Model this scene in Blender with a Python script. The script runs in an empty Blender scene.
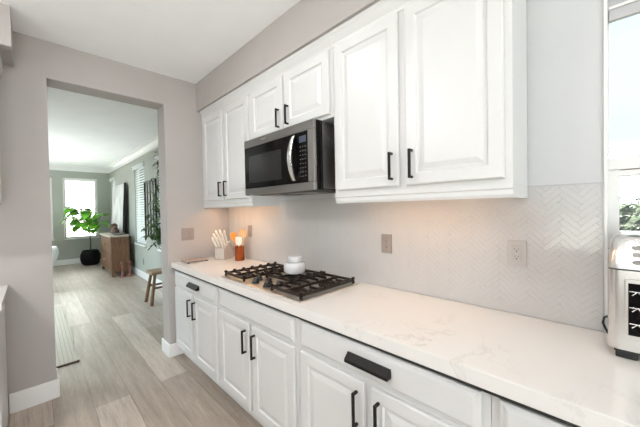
import bpy, bmesh, math, random
from mathutils import Vector, Matrix

random.seed(7)
scene = bpy.context.scene
COL = scene.collection
PI = math.pi

# ------------------------------------------------------------------ camera
CAM = Vector((-1.5476, -2.9832, 1.4088))
yaw, pitch, roll = math.radians(44.9957), math.radians(0.958), math.radians(-1.0537)
fw = Vector((math.sin(yaw) * math.cos(pitch), math.cos(yaw) * math.cos(pitch), -math.sin(pitch)))
rt = Vector((math.cos(yaw), -math.sin(yaw), 0.0))
up = rt.cross(fw)
rt2 = rt * math.cos(roll) + up * math.sin(roll)
up2 = -rt * math.sin(roll) + up * math.cos(roll)
cam_data = bpy.data.cameras.new('camera')
cam_data.sensor_width = 36.0
cam_data.sensor_fit = 'HORIZONTAL'
cam_data.lens = 286.832 / 640.0 * 36.0
cam_data.clip_start = 0.02
cam_data.clip_end = 200.0
cam = bpy.data.objects.new('camera', cam_data)
M3 = Matrix((rt2, up2, -fw)).transposed()
cam.matrix_world = Matrix.Translation(CAM) @ M3.to_4x4()
COL.objects.link(cam)
scene.camera = cam

# ------------------------------------------------------------------ world
world = bpy.data.worlds.new('sky')
scene.world = world
world.use_nodes = True
wn = world.node_tree
wn.nodes.clear()
wo = wn.nodes.new('ShaderNodeOutputWorld')
wb = wn.nodes.new('ShaderNodeBackground')
wb.inputs['Color'].default_value = (0.86, 0.94, 1.0, 1)
wb.inputs['Strength'].default_value = 1.25
wn.links.new(wb.outputs[0], wo.inputs[0])

# ------------------------------------------------------------------ lights
def area(name, loc, direction, sx, sy, power, color=(1, 1, 1), spread=None):
    l = bpy.data.lights.new(name, 'AREA')
    l.shape = 'RECTANGLE'
    l.size, l.size_y = sx, sy
    l.energy = power
    l.color = color
    if spread: l.spread = spread
    o = bpy.data.objects.new(name, l)
    o.location = loc
    o.rotation_euler = Vector(direction).to_track_quat('-Z', 'Y').to_euler()
    COL.objects.link(o)
    return o

# fill panels added behind and left of the camera in place of daylight
area('rear_fill', (-2.2, -6.35, 1.25), (0, 1, 0.05), 2.2, 2.0, 74, (0.92, 0.97, 1.0))
area('side_fill', (-4.3, -3.6, 1.5), (1, 0, 0), 2.4, 1.6, 4, (0.97, 0.98, 1.0))
# fill panel added out of view inside the dining room to brighten its floor
area('dining_floor_fill', (-2.9, 2.9, 2.0), (0.75, 0, -1), 3.6, 1.0, 84, (0.74, 0.92, 1.0), math.radians(120))
# ceiling fill lights added to brighten the kitchen, all outside the view
FILL_CANS = [(-1.25, -1.45, 0.7), (-1.25, -3.0, 0.1), (-1.25, -4.6, 0.15), (-2.8, -1.3, 3.5), (-2.8, -2.9, 0.2), (-2.8, -4.6, 0.2)]
# photographer's flash over the camera
fl = bpy.data.lights.new('camera_flash', 'AREA')
fl.shape = 'DISK'; fl.size = 0.12; fl.energy = 0.8; fl.color = (1.0, 0.985, 0.965)
flo = bpy.data.objects.new('camera_flash', fl)
flo.location = (-1.60, -3.02, 1.66)
flo.rotation_euler = Vector((0.80, 0.60, 0.02)).to_track_quat('-Z', 'Y').to_euler()
COL.objects.link(flo)

# upward fill added out of view in the dining room to lift its ceiling
area('dining_ceiling_fill', (-2.5, 5.0, 0.8), (0.05, 0.1, 1), 2.6, 3.0, 84, (0.93, 1.0, 0.98))
# sun on the fronts of the houses outside
sn = bpy.data.lights.new('sun', 'SUN'); sn.energy = 85.0; sn.angle = math.radians(1.0); sn.color = (1.0, 0.97, 0.92)
sno = bpy.data.objects.new('sun', sn)
sno.rotation_euler = Vector((0.35, 0.6, -0.80)).to_track_quat('-Z', 'Y').to_euler()
COL.objects.link(sno)
# upward fill added behind the camera to brighten the kitchen ceiling
area('kitchen_ceiling_fill', (-3.0, -2.1, 1.7), (0.25, 0.15, 1), 0.5, 0.5, 25, (0.95, 0.98, 1.0))

# ------------------------------------------------------------------ exposure
vs = scene.view_settings
vs.view_transform = 'Standard'
vs.look = 'None'
vs.exposure = 0.0
vs.gamma = 1.0
vs.use_curve_mapping = False
scene.cycles.max_bounces = 10
scene.cycles.diffuse_bounces = 6
scene.cycles.transparent_max_bounces = 24
scene.cycles.sample_clamp_indirect = 6.0
scene.cycles.use_denoising = True

# ------------------------------------------------------------------ materials
def mat(name, color, rough=0.5, metal=0.0, noise=0.0, nscale=8.0, bump=0.0, bscale=40.0, emit=None, estr=0.0,
        stretch=None, coat=0.0, spec=None):
    m = bpy.data.materials.new(name)
    m.use_nodes = True
    nt = m.node_tree
    b = nt.nodes['Principled BSDF']
    b.inputs['Roughness'].default_value = rough
    b.inputs['Metallic'].default_value = metal
    b.inputs['Base Color'].default_value = (*color, 1)
    if coat: b.inputs['Coat Weight'].default_value = coat
    if spec is not None: b.inputs['Specular IOR Level'].default_value = spec
    tc = nt.nodes.new('ShaderNodeTexCoord')
    vec = tc.outputs['Object']
    if stretch:
        mp = nt.nodes.new('ShaderNodeMapping')
        mp.inputs['Scale'].default_value = stretch
        nt.links.new(vec, mp.inputs['Vector']); vec = mp.outputs['Vector']
    if noise > 0:
        n = nt.nodes.new('ShaderNodeTexNoise')
        n.inputs['Scale'].default_value = nscale
        n.inputs['Detail'].default_value = 4
        nt.links.new(vec, n.inputs['Vector'])
        r = nt.nodes.new('ShaderNodeValToRGB')
        lo = tuple(max(0, c * (1 - noise)) for c in color); hi = tuple(min(1, c * (1 + noise)) for c in color)
        r.color_ramp.elements[0].position = 0.3; r.color_ramp.elements[1].position = 0.7
        r.color_ramp.elements[0].color = (*lo, 1); r.color_ramp.elements[1].color = (*hi, 1)
        nt.links.new(n.outputs['Fac'], r.inputs['Fac'])
        nt.links.new(r.outputs['Color'], b.inputs['Base Color'])
    if bump > 0:
        n2 = nt.nodes.new('ShaderNodeTexNoise')
        n2.inputs['Scale'].default_value = bscale
        n2.inputs['Detail'].default_value = 3
        nt.links.new(vec, n2.inputs['Vector'])
        bp = nt.nodes.new('ShaderNodeBump')
        bp.inputs['Strength'].default_value = bump
        bp.inputs['Distance'].default_value = 0.01
        nt.links.new(n2.outputs['Fac'], bp.inputs['Height'])
        nt.links.new(bp.outputs['Normal'], b.inputs['Normal'])
    if emit:
        b.inputs['Emission Color'].default_value = (*emit, 1)
        b.inputs['Emission Strength'].default_value = estr
    return m

MAT = {}
MAT['wall'] = mat('kitchen_wall_paint', (0.415, 0.385, 0.368), 0.75, noise=0.03, nscale=3, bump=0.03, bscale=120)
MAT['wall_light'] = mat('pale_wall_paint', (0.55, 0.555, 0.565), 0.6, noise=0.02, nscale=3, bump=0.02, bscale=120)
MAT['ceiling'] = mat('ceiling_paint', (0.93, 0.935, 0.94), 0.85, noise=0.02, nscale=3, bump=0.02, bscale=140)
MAT['dwall'] = mat('dining_wall_paint', (0.36, 0.375, 0.335), 0.8, noise=0.03, nscale=3)
MAT['white'] = mat('white_lacquer', (0.64, 0.638, 0.636), 0.32, noise=0.015, nscale=5)
MAT['trim'] = mat('white_trim_paint', (0.78, 0.775, 0.765), 0.4, noise=0.015, nscale=5)
MAT['black'] = mat('matte_black_metal', (0.010, 0.008, 0.007), 0.42, noise=0.1, nscale=30, spec=0.22)
MAT['iron'] = mat('cast_iron', (0.014, 0.008, 0.005), 0.42, noise=0.25, nscale=40, bump=0.15, bscale=200, spec=0.35)
MAT['knob'] = mat('black_plastic', (0.008, 0.008, 0.009), 0.3, noise=0.1, nscale=20)
MAT['steel'] = mat('brushed_steel', (0.30, 0.285, 0.275), 0.34, metal=1.0, noise=0.07, nscale=6, stretch=(4, 4, 120))
MAT['steel_plate'] = mat('brushed_steel_plate', (0.80, 0.75, 0.68), 0.36, metal=1.0, noise=0.06, nscale=6, stretch=(90, 4, 4))
MAT['chrome'] = mat('bright_steel', (0.76, 0.75, 0.74), 0.27, metal=1.0, noise=0.03, nscale=8)
MAT['glass_black'] = mat('black_glass', (0.004, 0.0035, 0.0035), 0.10, noise=0.1, nscale=5, spec=0.14)
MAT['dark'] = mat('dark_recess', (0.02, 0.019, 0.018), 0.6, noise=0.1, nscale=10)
MAT['ceramic'] = mat('white_ceramic', (0.60, 0.60, 0.62), 0.12, noise=0.01, nscale=5, coat=0.4)
MAT['grout'] = mat('tile_grout', (0.53, 0.52, 0.515), 0.5, noise=0.03, nscale=30)
MAT['plate'] = mat('taupe_switch_plate', (0.29, 0.25, 0.23), 0.4, noise=0.02, nscale=5)
MAT['plate_grey'] = mat('pale_grey_plate', (0.44, 0.415, 0.405), 0.4, noise=0.02, nscale=5)
MAT['copper'] = mat('amber_copper', (0.30, 0.065, 0.012), 0.25, metal=0.55, noise=0.25, nscale=12)
MAT['orange'] = mat('orange_silicone', (0.80, 0.27, 0.03), 0.45, noise=0.08, nscale=8)
MAT['beech'] = mat('pale_beech', (0.62, 0.40, 0.20), 0.5, noise=0.15, nscale=14, stretch=(8, 8, 1))
MAT['blockgrey'] = mat('whitewashed_block', (0.55, 0.50, 0.455), 0.5, noise=0.05, nscale=18, stretch=(8, 8, 1))
MAT['knifewhite'] = mat('white_handle', (0.80, 0.77, 0.72), 0.3, noise=0.02, nscale=8)
MAT['traymat'] = mat('speckled_taupe_stone', (0.33, 0.27, 0.235), 0.5, noise=0.45, nscale=70)
MAT['metaltrim'] = mat('grey_metal_edge', (0.42, 0.42, 0.43), 0.35, metal=0.8, noise=0.05, nscale=10)
MAT['shade'] = mat('grey_shade_fabric', (0.46, 0.46, 0.475), 0.8, noise=0.05, nscale=60)
MAT['leaf'] = mat('bright_green_leaf', (0.16, 0.47, 0.04), 0.4, noise=0.45, nscale=6)
MAT['leafdark'] = mat('dark_green_leaf', (0.045, 0.10, 0.022), 0.45, noise=0.6, nscale=9)
MAT['stem'] = mat('brown_stem', (0.09, 0.06, 0.035), 0.7, noise=0.3, nscale=30)
MAT['blackpot'] = mat('black_pot_glaze', (0.004, 0.004, 0.004), 0.6, noise=0.2, nscale=12, spec=0.15)
MAT['soil'] = mat('potting_soil', (0.03, 0.02, 0.014), 0.95, noise=0.4, nscale=60)
MAT['consolewood'] = mat('weathered_brown_wood', (0.150, 0.070, 0.032), 0.55, noise=0.35, nscale=7, stretch=(10, 10, 1))
MAT['consoletop'] = mat('weathered_pale_top', (0.34, 0.30, 0.25), 0.5, noise=0.2, nscale=7, stretch=(10, 1, 10))
MAT['stoolwood'] = mat('warm_brown_wood', (0.17, 0.09, 0.04), 0.5, noise=0.3, nscale=8, stretch=(10, 10, 1))
MAT['stooltop'] = mat('worn_pale_wood', (0.27, 0.18, 0.11), 0.55, noise=0.25, nscale=8, stretch=(10, 1, 10))
MAT['rosewood'] = mat('rose_copper', (0.27, 0.11, 0.09), 0.35, metal=0.3, noise=0.2, nscale=10)
MAT['darkwood'] = mat('dark_red_wood', (0.075, 0.032, 0.022), 0.5, noise=0.3, nscale=10)
MAT['pewter'] = mat('grey_pewter', (0.22, 0.22, 0.20), 0.45, metal=0.3, noise=0.2, nscale=14)
MAT['canvas'] = mat('grey_white_canvas', (0.60, 0.61, 0.60), 0.8, noise=0.32, nscale=2.2)
MAT['frameblack'] = mat('black_frame', (0.012, 0.012, 0.012), 0.5, noise=0.1, nscale=10)
MAT['shell'] = mat('white_shell_plastic', (0.82, 0.84, 0.84), 0.35, noise=0.01, nscale=5)
MAT['blind'] = mat('white_blind_slat', (0.78, 0.80, 0.80), 0.6, noise=0.02, nscale=6)
_b = MAT['blind'].node_tree
_p = _b.nodes['Principled BSDF']; _t = _b.nodes.new('ShaderNodeBsdfTranslucent'); _m = _b.nodes.new('ShaderNodeMixShader')
_t.inputs['Color'].default_value = (0.85, 0.88, 0.88, 1); _m.inputs[0].default_value = 0.5
_b.links.new(_p.outputs[0], _m.inputs[1]); _b.links.new(_t.outputs[0], _m.inputs[2])
_b.links.new(_m.outputs[0], _b.nodes['Material Output'].inputs['Surface'])
MAT['stucco'] = mat('cream_stucco', (0.80, 0.79, 0.77), 0.9, noise=0.05, nscale=4)
MAT['rooftile'] = mat('pale_blue_grey_roof', (0.50, 0.58, 0.64), 0.8, noise=0.1, nscale=6)
MAT['ground'] = mat('grey_paving', (0.22, 0.22, 0.205), 0.9, noise=0.1, nscale=3)
MAT['hedge'] = mat('grey_green_hedge', (0.150, 0.158, 0.142), 0.6, noise=0.7, nscale=14)
MAT['display'] = mat('blue_display', (0.03, 0.035, 0.05), 0.2, emit=(0.30, 0.36, 0.50), estr=0.10)
MAT['button'] = mat('pale_key_print', (0.10, 0.095, 0.09), 0.5, noise=0.05, nscale=20)
MAT['led'] = mat('warm_led', (1, 0.75, 0.45), 0.5, emit=(1.0, 0.60, 0.28), estr=3.0)
MAT['fill_lens'] = mat('fill_light_lens', (1, 0.98, 0.97), 0.5, emit=(1.0, 0.98, 0.97), estr=9.0)  # glowing face of the added ceiling fill lights
MAT['underwood'] = mat('birch_underside', (0.52, 0.40, 0.29), 0.5, noise=0.15, nscale=8, stretch=(10, 1, 10))

def tile_mat():
    m = mat('glossy_white_tile', (0.52, 0.51, 0.507), 0.07, noise=0.02, nscale=4, bump=0.06, bscale=25, coat=0.2)
    return m
MAT['tile'] = tile_mat()

def glass_mat():
    m = bpy.data.materials.new('window_glass'); m.use_nodes = True
    nt = m.node_tree; nt.nodes.clear()
    o = nt.nodes.new('ShaderNodeOutputMaterial'); mx = nt.nodes.new('ShaderNodeMixShader')
    t = nt.nodes.new('ShaderNodeBsdfTransparent'); g = nt.nodes.new('ShaderNodeBsdfGlossy')
    f = nt.nodes.new('ShaderNodeFresnel'); f.inputs['IOR'].default_value = 1.45
    t.inputs['Color'].default_value = (0.95, 0.98, 0.97, 1)
    g.inputs['Roughness'].default_value = 0.02
    nt.links.new(f.outputs[0], mx.inputs[0]); nt.links.new(t.outputs[0], mx.inputs[1]); nt.links.new(g.outputs[0], mx.inputs[2])
    nt.links.new(mx.outputs[0], o.inputs[0])
    return m
MAT['glass'] = glass_mat()

def quartz_mat():
    m = bpy.data.materials.new('white_quartz'); m.use_nodes = True
    nt = m.node_tree; b = nt.nodes['Principled BSDF']
    b.inputs['Roughness'].default_value = 0.16
    tc = nt.nodes.new('ShaderNodeTexCoord')
    mp = nt.nodes.new('ShaderNodeMapping'); mp.inputs['Rotation'].default_value = (0.2, 0.1, 0.6)
    mp.inputs['Scale'].default_value = (1.0, 1.6, 1.0)
    nt.links.new(tc.outputs['Object'], mp.inputs['Vector'])
    n = nt.nodes.new('ShaderNodeTexNoise'); n.inputs['Scale'].default_value = 2.6; n.inputs['Detail'].default_value = 9
    n.inputs['Roughness'].default_value = 0.62; n.inputs['Distortion'].default_value = 1.3
    nt.links.new(mp.outputs[0], n.inputs['Vector'])
    # thin veins where the noise crosses one value
    s = nt.nodes.new('ShaderNodeMath'); s.operation = 'SUBTRACT'; s.inputs[1].default_value = 0.52
    a = nt.nodes.new('ShaderNodeMath'); a.operation = 'ABSOLUTE'
    nt.links.new(n.outputs['Fac'], s.inputs[0]); nt.links.new(s.outputs[0], a.inputs[0])
    r = nt.nodes.new('ShaderNodeValToRGB')
    r.color_ramp.elements[0].position = 0.0; r.color_ramp.elements[0].color = (0.585, 0.555, 0.53, 1)
    r.color_ramp.elements[1].position = 0.018; r.color_ramp.elements[1].color = (0.725, 0.705, 0.685, 1)
    nt.links.new(a.outputs[0], r.inputs['Fac'])
    n2 = nt.nodes.new('ShaderNodeTexNoise'); n2.inputs['Scale'].default_value = 1.7; n2.inputs['Detail'].default_value = 3
    nt.links.new(tc.outputs['Object'], n2.inputs['Vector'])
    r2 = nt.nodes.new('ShaderNodeValToRGB'); r2.color_ramp.elements[0].position = 0.50; r2.color_ramp.elements[1].position = 0.66
    nt.links.new(n2.outputs['Fac'], r2.inputs['Fac'])
    mx = nt.nodes.new('ShaderNodeMix'); mx.data_type = 'RGBA'
    nt.links.new(r2.outputs['Color'], mx.inputs['Factor'])
    mx.inputs['A'].default_value = (0.725, 0.705, 0.685, 1)
    nt.links.new(r.outputs['Color'], mx.inputs['B'])
    nt.links.new(mx.outputs['Result'], b.inputs['Base Color'])
    return m
MAT['quartz'] = quartz_mat()

def floor_mat():
    m = bpy.data.materials.new('oak_plank_floor'); m.use_nodes = True
    nt = m.node_tree; b = nt.nodes['Principled BSDF']
    tc = nt.nodes.new('ShaderNodeTexCoord')
    sp = nt.nodes.new('ShaderNodeSeparateXYZ'); nt.links.new(tc.outputs['Object'], sp.inputs[0])
    ax = nt.nodes.new('ShaderNodeMath'); ax.operation = 'ADD'; ax.inputs[1].default_value = 1.052 + 0.215 * 40
    nt.links.new(sp.outputs['X'], ax.inputs[0])
    ay = nt.nodes.new('ShaderNodeMath'); ay.operation = 'ADD'; ay.inputs[1].default_value = 0.37 + 2.1 * 20
    nt.links.new(sp.outputs['Y'], ay.inputs[0])
    cb = nt.nodes.new('ShaderNodeCombineXYZ'); nt.links.new(ay.outputs[0], cb.inputs['X']); nt.links.new(ax.outputs[0], cb.inputs['Y'])
    bk = nt.nodes.new('ShaderNodeTexBrick')
    bk.inputs['Scale'].default_value = 1.0
    bk.inputs['Brick Width'].default_value = 2.1; bk.inputs['Row Height'].default_value = 0.215
    bk.inputs['Mortar Size'].default_value = 0.0016; bk.inputs['Mortar Smooth'].default_value = 0.1
    bk.inputs['Bias'].default_value = 0.0
    bk.offset = 0.37; bk.offset_frequency = 2
    bk.inputs['Color1'].default_value = (0.315, 0.262, 0.220, 1)
    bk.inputs['Color2'].default_value = (0.47, 0.405, 0.352, 1)
    bk.inputs['Mortar'].default_value = (0.20, 0.165, 0.14, 1)
    nt.links.new(cb.outputs[0], bk.inputs['Vector'])
    mp = nt.nodes.new('ShaderNodeMapping'); mp.inputs['Scale'].default_value = (22, 1.6, 1)
    nt.links.new(tc.outputs['Object'], mp.inputs['Vector'])
    g = nt.nodes.new('ShaderNodeTexNoise'); g.inputs['Scale'].default_value = 1.0; g.inputs['Detail'].default_value = 6
    g.inputs['Distortion'].default_value = 0.6
    nt.links.new(mp.outputs[0], g.inputs['Vector'])
    gr = nt.nodes.new('ShaderNodeValToRGB')
    gr.color_ramp.elements[0].position = 0.25; gr.color_ramp.elements[0].color = (0.80, 0.78, 0.76, 1)
    gr.color_ramp.elements[1].position = 0.75; gr.color_ramp.elements[1].color = (1.15, 1.15, 1.15, 1)
    nt.links.new(g.outputs['Fac'], gr.inputs['Fac'])
    mp2 = nt.nodes.new('ShaderNodeMapping'); mp2.inputs['Scale'].default_value = (75, 5, 1)
    nt.links.new(tc.outputs['Object'], mp2.inputs['Vector'])
    g2 = nt.nodes.new('ShaderNodeTexNoise'); g2.inputs['Scale'].default_value = 1.0; g2.inputs['Detail'].default_value = 8
    g2.inputs['Roughness'].default_value = 0.7; g2.inputs['Distortion'].default_value = 1.2
    nt.links.new(mp2.outputs[0], g2.inputs['Vector'])
    gr2 = nt.nodes.new('ShaderNodeValToRGB')
    gr2.color_ramp.elements[0].position = 0.32; gr2.color_ramp.elements[0].color = (0.74, 0.71, 0.68, 1)
    gr2.color_ramp.elements[1].position = 0.58; gr2.color_ramp.elements[1].color = (1.05, 1.05, 1.05, 1)
    nt.links.new(g2.outputs['Fac'], gr2.inputs['Fac'])
    mg = nt.nodes.new('ShaderNodeMix'); mg.data_type = 'RGBA'; mg.blend_type = 'MULTIPLY'; mg.inputs['Factor'].default_value = 0.8
    nt.links.new(gr.outputs['Color'], mg.inputs['A']); nt.links.new(gr2.outputs['Color'], mg.inputs['B'])
    mx = nt.nodes.new('ShaderNodeMix'); mx.data_type = 'RGBA'; mx.blend_type = 'MULTIPLY'
    mx.inputs['Factor'].default_value = 1.0
    nt.links.new(bk.outputs['Color'], mx.inputs['A']); nt.links.new(mg.outputs['Result'], mx.inputs['B'])
    nt.links.new(mx.outputs['Result'], b.inputs['Base Color'])
    b.inputs['Roughness'].default_value = 0.36
    bp = nt.nodes.new('ShaderNodeBump'); bp.inputs['Strength'].default_value = 0.12; bp.inputs['Distance'].default_value = 0.004
    nt.links.new(g.outputs['Fac'], bp.inputs['Height']); nt.links.new(bp.outputs['Normal'], b.inputs['Normal'])
    return m
MAT['floor'] = floor_mat()

def rug_mat():
    m = bpy.data.materials.new('woven_beige_rug'); m.use_nodes = True
    nt = m.node_tree; b = nt.nodes['Principled BSDF']; b.inputs['Roughness'].default_value = 0.95
    tc = nt.nodes.new('ShaderNodeTexCoord')
    bk = nt.nodes.new('ShaderNodeTexBrick'); bk.inputs['Scale'].default_value = 1.0
    bk.offset = 0.0
    bk.inputs['Brick Width'].default_value = 0.032; bk.inputs['Row Height'].default_value = 0.036
    bk.inputs['Mortar Size'].default_value = 0.005; bk.inputs['Mortar Smooth'].default_value = 0.6
    bk.inputs['Color1'].default_value = (0.50, 0.45, 0.375, 1); bk.inputs['Color2'].default_value = (0.47, 0.42, 0.35, 1)
    bk.inputs['Mortar'].default_value = (0.37, 0.325, 0.265, 1)
    nt.links.new(tc.outputs['Object'], bk.inputs['Vector'])
    nt.links.new(bk.outputs['Color'], b.inputs['Base Color'])
    return m
MAT['rug'] = rug_mat()

# ------------------------------------------------------------------ mesh helpers
def box(bm, x0, x1, y0, y1, z0, z1, bevel=0.0, seg=2):
    x0, x1 = min(x0, x1), max(x0, x1); y0, y1 = min(y0, y1), max(y0, y1); z0, z1 = min(z0, z1), max(z0, z1)
    v = [bm.verts.new(p) for p in ((x0, y0, z0), (x1, y0, z0), (x1, y1, z0), (x0, y1, z0),
                                   (x0, y0, z1), (x1, y0, z1), (x1, y1, z1), (x0, y1, z1))]
    fs = [bm.faces.new([v[i] for i in f]) for f in ((0, 3, 2, 1), (4, 5, 6, 7), (0, 1, 5, 4), (1, 2, 6, 5), (2, 3, 7, 6), (3, 0, 4, 7))]
    if bevel > 0:
        es = list({e for f in fs for e in f.edges})
        bmesh.ops.bevel(bm, geom=es, offset=bevel, segments=seg, profile=0.6, affect='EDGES')
    return bm

def B(*a, **k):
    bm = bmesh.new(); box(bm, *a, **k); return bm

def lathe(bm, prof, center=(0, 0, 0), n=28, M=None):
    """prof: list of (radius, z)"""
    rings = []
    for r, z in prof:
        if r < 1e-6:
            rings.append([bm.verts.new((center[0], center[1], center[2] + z))])
        else:
            rings.append([bm.verts.new((center[0] + r * math.cos(2 * PI * i / n), center[1] + r * math.sin(2 * PI * i / n), center[2] + z)) for i in range(n)])
    for a, b in zip(rings, rings[1:]):
        if len(a) == 1 and len(b) == 1: continue
        for i in range(n):
            j = (i + 1) % n
            if len(a) == 1: f = (a[0], b[j], b[i])
            elif len(b) == 1: f = (a[i], a[j], b[0])
            else: f = (a[i], a[j], b[j], b[i])
            try: bm.faces.new(f)
            except ValueError: pass
    if M is not None:
        vs_ = [v for r in rings for v in r]
        bmesh.ops.transform(bm, matrix=M, verts=vs_)
    return bm

def tube(bm, pts, r, n=8, r2=None, caps=True):
    pts = [Vector(p) for p in pts]
    if r2 is None: r2 = r
    rings = []
    k = len(pts)
    nx = None
    for i, p in enumerate(pts):
        t = (pts[min(i + 1, k - 1)] - pts[max(i - 1, 0)]).normalized()
        if nx is None:
            a = Vector((0, 0, 1)) if abs(t.z) < 0.9 else Vector((1, 0, 0))
            nx = t.cross(a).normalized()
        else:
            nx = (nx - t * nx.dot(t)).normalized()
        ny = t.cross(nx)
        rr = r + (r2 - r) * i / max(1, k - 1)
        rings.append([bm.verts.new(p + nx * rr * math.cos(2 * PI * j / n) + ny * rr * math.sin(2 * PI * j / n)) for j in range(n)])
    for a, b in zip(rings, rings[1:]):
        for j in range(n):
            bm.faces.new((a[j], a[(j + 1) % n], b[(j + 1) % n], b[j]))
    if caps:
        bm.faces.new(list(reversed(rings[0]))); bm.faces.new(rings[-1])
    return bm

def prism(bm, poly, axis, a0, a1):
    """poly of (p,q) extruded along axis; axis 'y': (x,z); 'x': (y,z); 'z': (x,y)"""
    def P(p, q, a):
        return {'y': (p, a, q), 'x': (a, p, q), 'z': (p, q, a)}[axis]
    v0 = [bm.verts.new(P(p, q, a0)) for p, q in poly]
    v1 = [bm.verts.new(P(p, q, a1)) for p, q in poly]
    n = len(poly)
    bm.faces.new(v0); bm.faces.new(list(reversed(v1)))
    for i in range(n):
        bm.faces.new((v0[i], v0[(i + 1) % n], v1[(i + 1) % n], v1[i]))
    return bm

def obj(name, bm, m, parent=None, smooth=False):
    bmesh.ops.recalc_face_normals(bm, faces=bm.faces[:])
    me = bpy.data.meshes.new(name)
    bm.to_mesh(me); bm.free()
    ms = m if isinstance(m, (list, tuple)) else [m]
    for q in ms: me.materials.append(MAT[q] if isinstance(q, str) else q)
    if smooth:
        for p in me.polygons: p.use_smooth = True
        try: me.set_sharp_from_angle(angle=math.radians(40))
        except Exception: pass
    o = bpy.data.objects.new(name, me)
    COL.objects.link(o)
    if parent is not None:
        o.parent = parent
        o.matrix_parent_inverse = Matrix.Translation(-parent_origin(parent))
    return o

def parent_origin(o):
    # parts sit at the world origin, so only a top-level thing has an offset
    return Vector(o.location) if o.parent is None else Vector((0, 0, 0))

def tag(o, label, cat, group=None):
    o['label'] = label; o['category'] = cat
    if group: o['group'] = group
    return o

def thing(name, label, cat, loc=(0, 0, 0), group=None):
    o = bpy.data.objects.new(name, None)
    o.empty_display_size = 0.1
    o.location = loc
    COL.objects.link(o)
    return tag(o, label, cat, group)

def struct(name, bm, m, parent=None, smooth=False):
    o = obj(name, bm, m, parent, smooth)
    if parent is None: o['kind'] = 'structure'
    return o

def move_copy(src, delta, label, group=None):
    """copy a thing with its parts and their sub-parts, shifted by delta"""
    d = Vector(delta)
    r = src.copy(); COL.objects.link(r); r.location = Vector(src.location) + d
    r['label'] = label
    if group: r['group'] = group
    def rec(s, t):
        for ch in s.children:
            c = ch.copy(); COL.objects.link(c); c.parent = t
            c.matrix_parent_inverse = ch.matrix_parent_inverse.copy()
            rec(ch, c)
    rec(src, r)
    return r

def rings_panel(bm, y0, y1, z0, z1, xb, prof):
    """raised panel facing -x.  prof: list of (inset, forward distance from xb)"""
    rs = []
    for ins, d in prof:
        rs.append([bm.verts.new((xb - d, a, b)) for a, b in ((y0 - ins if y0 > y1 else y0 + ins, z0 + ins), (y1 + ins if y0 > y1 else y1 - ins, z0 + ins),
                                                             (y1 + ins if y0 > y1 else y1 - ins, z1 - ins), (y0 - ins if y0 > y1 else y0 + ins, z1 - ins))])
    bm.faces.new(rs[0]); bm.faces.new(rs[-1])
    for a, b in zip(rs, rs[1:]):
        for i in range(4):
            bm.faces.new((a[i], a[(i + 1) % 4], b[(i + 1) % 4], b[i]))
    return bm

DOOR = [(0, 0), (0, 0.014), (0.003, 0.0175), (0.006, 0.019), (0.050, 0.019), (0.053, 0.018), (0.058, 0.0105), (0.068, 0.0105),
        (0.090, 0.0165), (0.094, 0.0172)]
DRAWER = [(0, 0), (0, 0.010), (0.003, 0.0125), (0.010, 0.0135), (0.018, 0.018), (0.022, 0.019)]

def bar_pull(parent, xf, y, z0, z1, label=None):
    """C-shaped bar handle on a face at x = xf that looks to -x"""
    bm = bmesh.new()
    s = 0.0055
    box(bm, xf - 0.033, xf - 0.022, y - s, y + s, z0, z1, 0.001, 1)
    box(bm, xf - 0.024, xf - 0.0005, y - s, y + s, z0, z0 + 0.011, 0.001, 1)
    box(bm, xf - 0.024, xf - 0.0005, y - s, y + s, z1 - 0.011, z1, 0.001, 1)
    return obj('handle', bm, 'black', parent)

def edge_pull(parent, xf, ya, yb, z0, z1):
    """angular finger pull: sloping hood with end cheeks"""
    bm = bmesh.new()
    d = 0.030
    poly = [(xf - 0.0005, z1), (xf - 0.006, z1), (xf - d, z0 + 0.012), (xf - d, z0), (xf - d + 0.006, z0), (xf - d + 0.006, z0 + 0.010), (xf - 0.0005, z1 - 0.012)]
    prism(bm, poly, 'y', ya, yb)
    for y in (ya, yb):
        prism(bm, [(xf - 0.0005, z1), (xf - 0.006, z1), (xf - d, z0 + 0.012), (xf - d, z0), (xf - 0.0005, z0)], 'y', y - 0.002, y + 0.002)
    return obj('handle', bm, 'black', parent)

# =================================================================== STRUCTURE
ZC = 2.71          # ceilings
XW = 0.0           # backsplash wall
OX0, OX1, OZ = -1.452, -0.642, 2.431   # opening to the dining room
WT = 0.20          # thickness of the wall with the opening
YD = 7.5           # far dining wall
XD = 0.08          # right dining wall
KX, KY = -4.5, -6.5

struct('floor', B(KX - .15, 0.25, KY - .15, YD + .15, -0.08, 0.0), 'floor')
struct('ceiling', B(KX - .15, 0.25, KY - .15, 0.0, ZC, ZC + 0.1), 'ceiling')
struct('ceiling_dining', B(KX - .15, 0.25, 0.2, YD + .15, ZC, ZC + 0.1), 'ceiling')

# wall with the opening (back of the kitchen)
bm = bmesh.new()
box(bm, KX, OX0, 0, WT, 0, ZC); box(bm, OX1, 0.20, 0, WT, 0, ZC); box(bm, OX0, OX1, 0, WT, OZ, ZC)
bmesh.ops.remove_doubles(bm, verts=bm.verts[:], dist=1e-5)
struct('wall_back', bm, 'wall')
# wall carrying the cabinets, with window opening
WY0, WY1, WZ0, WZ1 = -2.984, -4.45, 1.235, 2.47
bm = bmesh.new()
box(bm, XW, 0.15, WY0, 0, 0, ZC); box(bm, XW, 0.15, KY, WY1, 0, ZC)
box(bm, XW, 0.15, WY1, WY0, 0, WZ0); box(bm, XW, 0.15, WY1, WY0, WZ1, ZC)
struct('wall_right', bm, 'wall_light')
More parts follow.
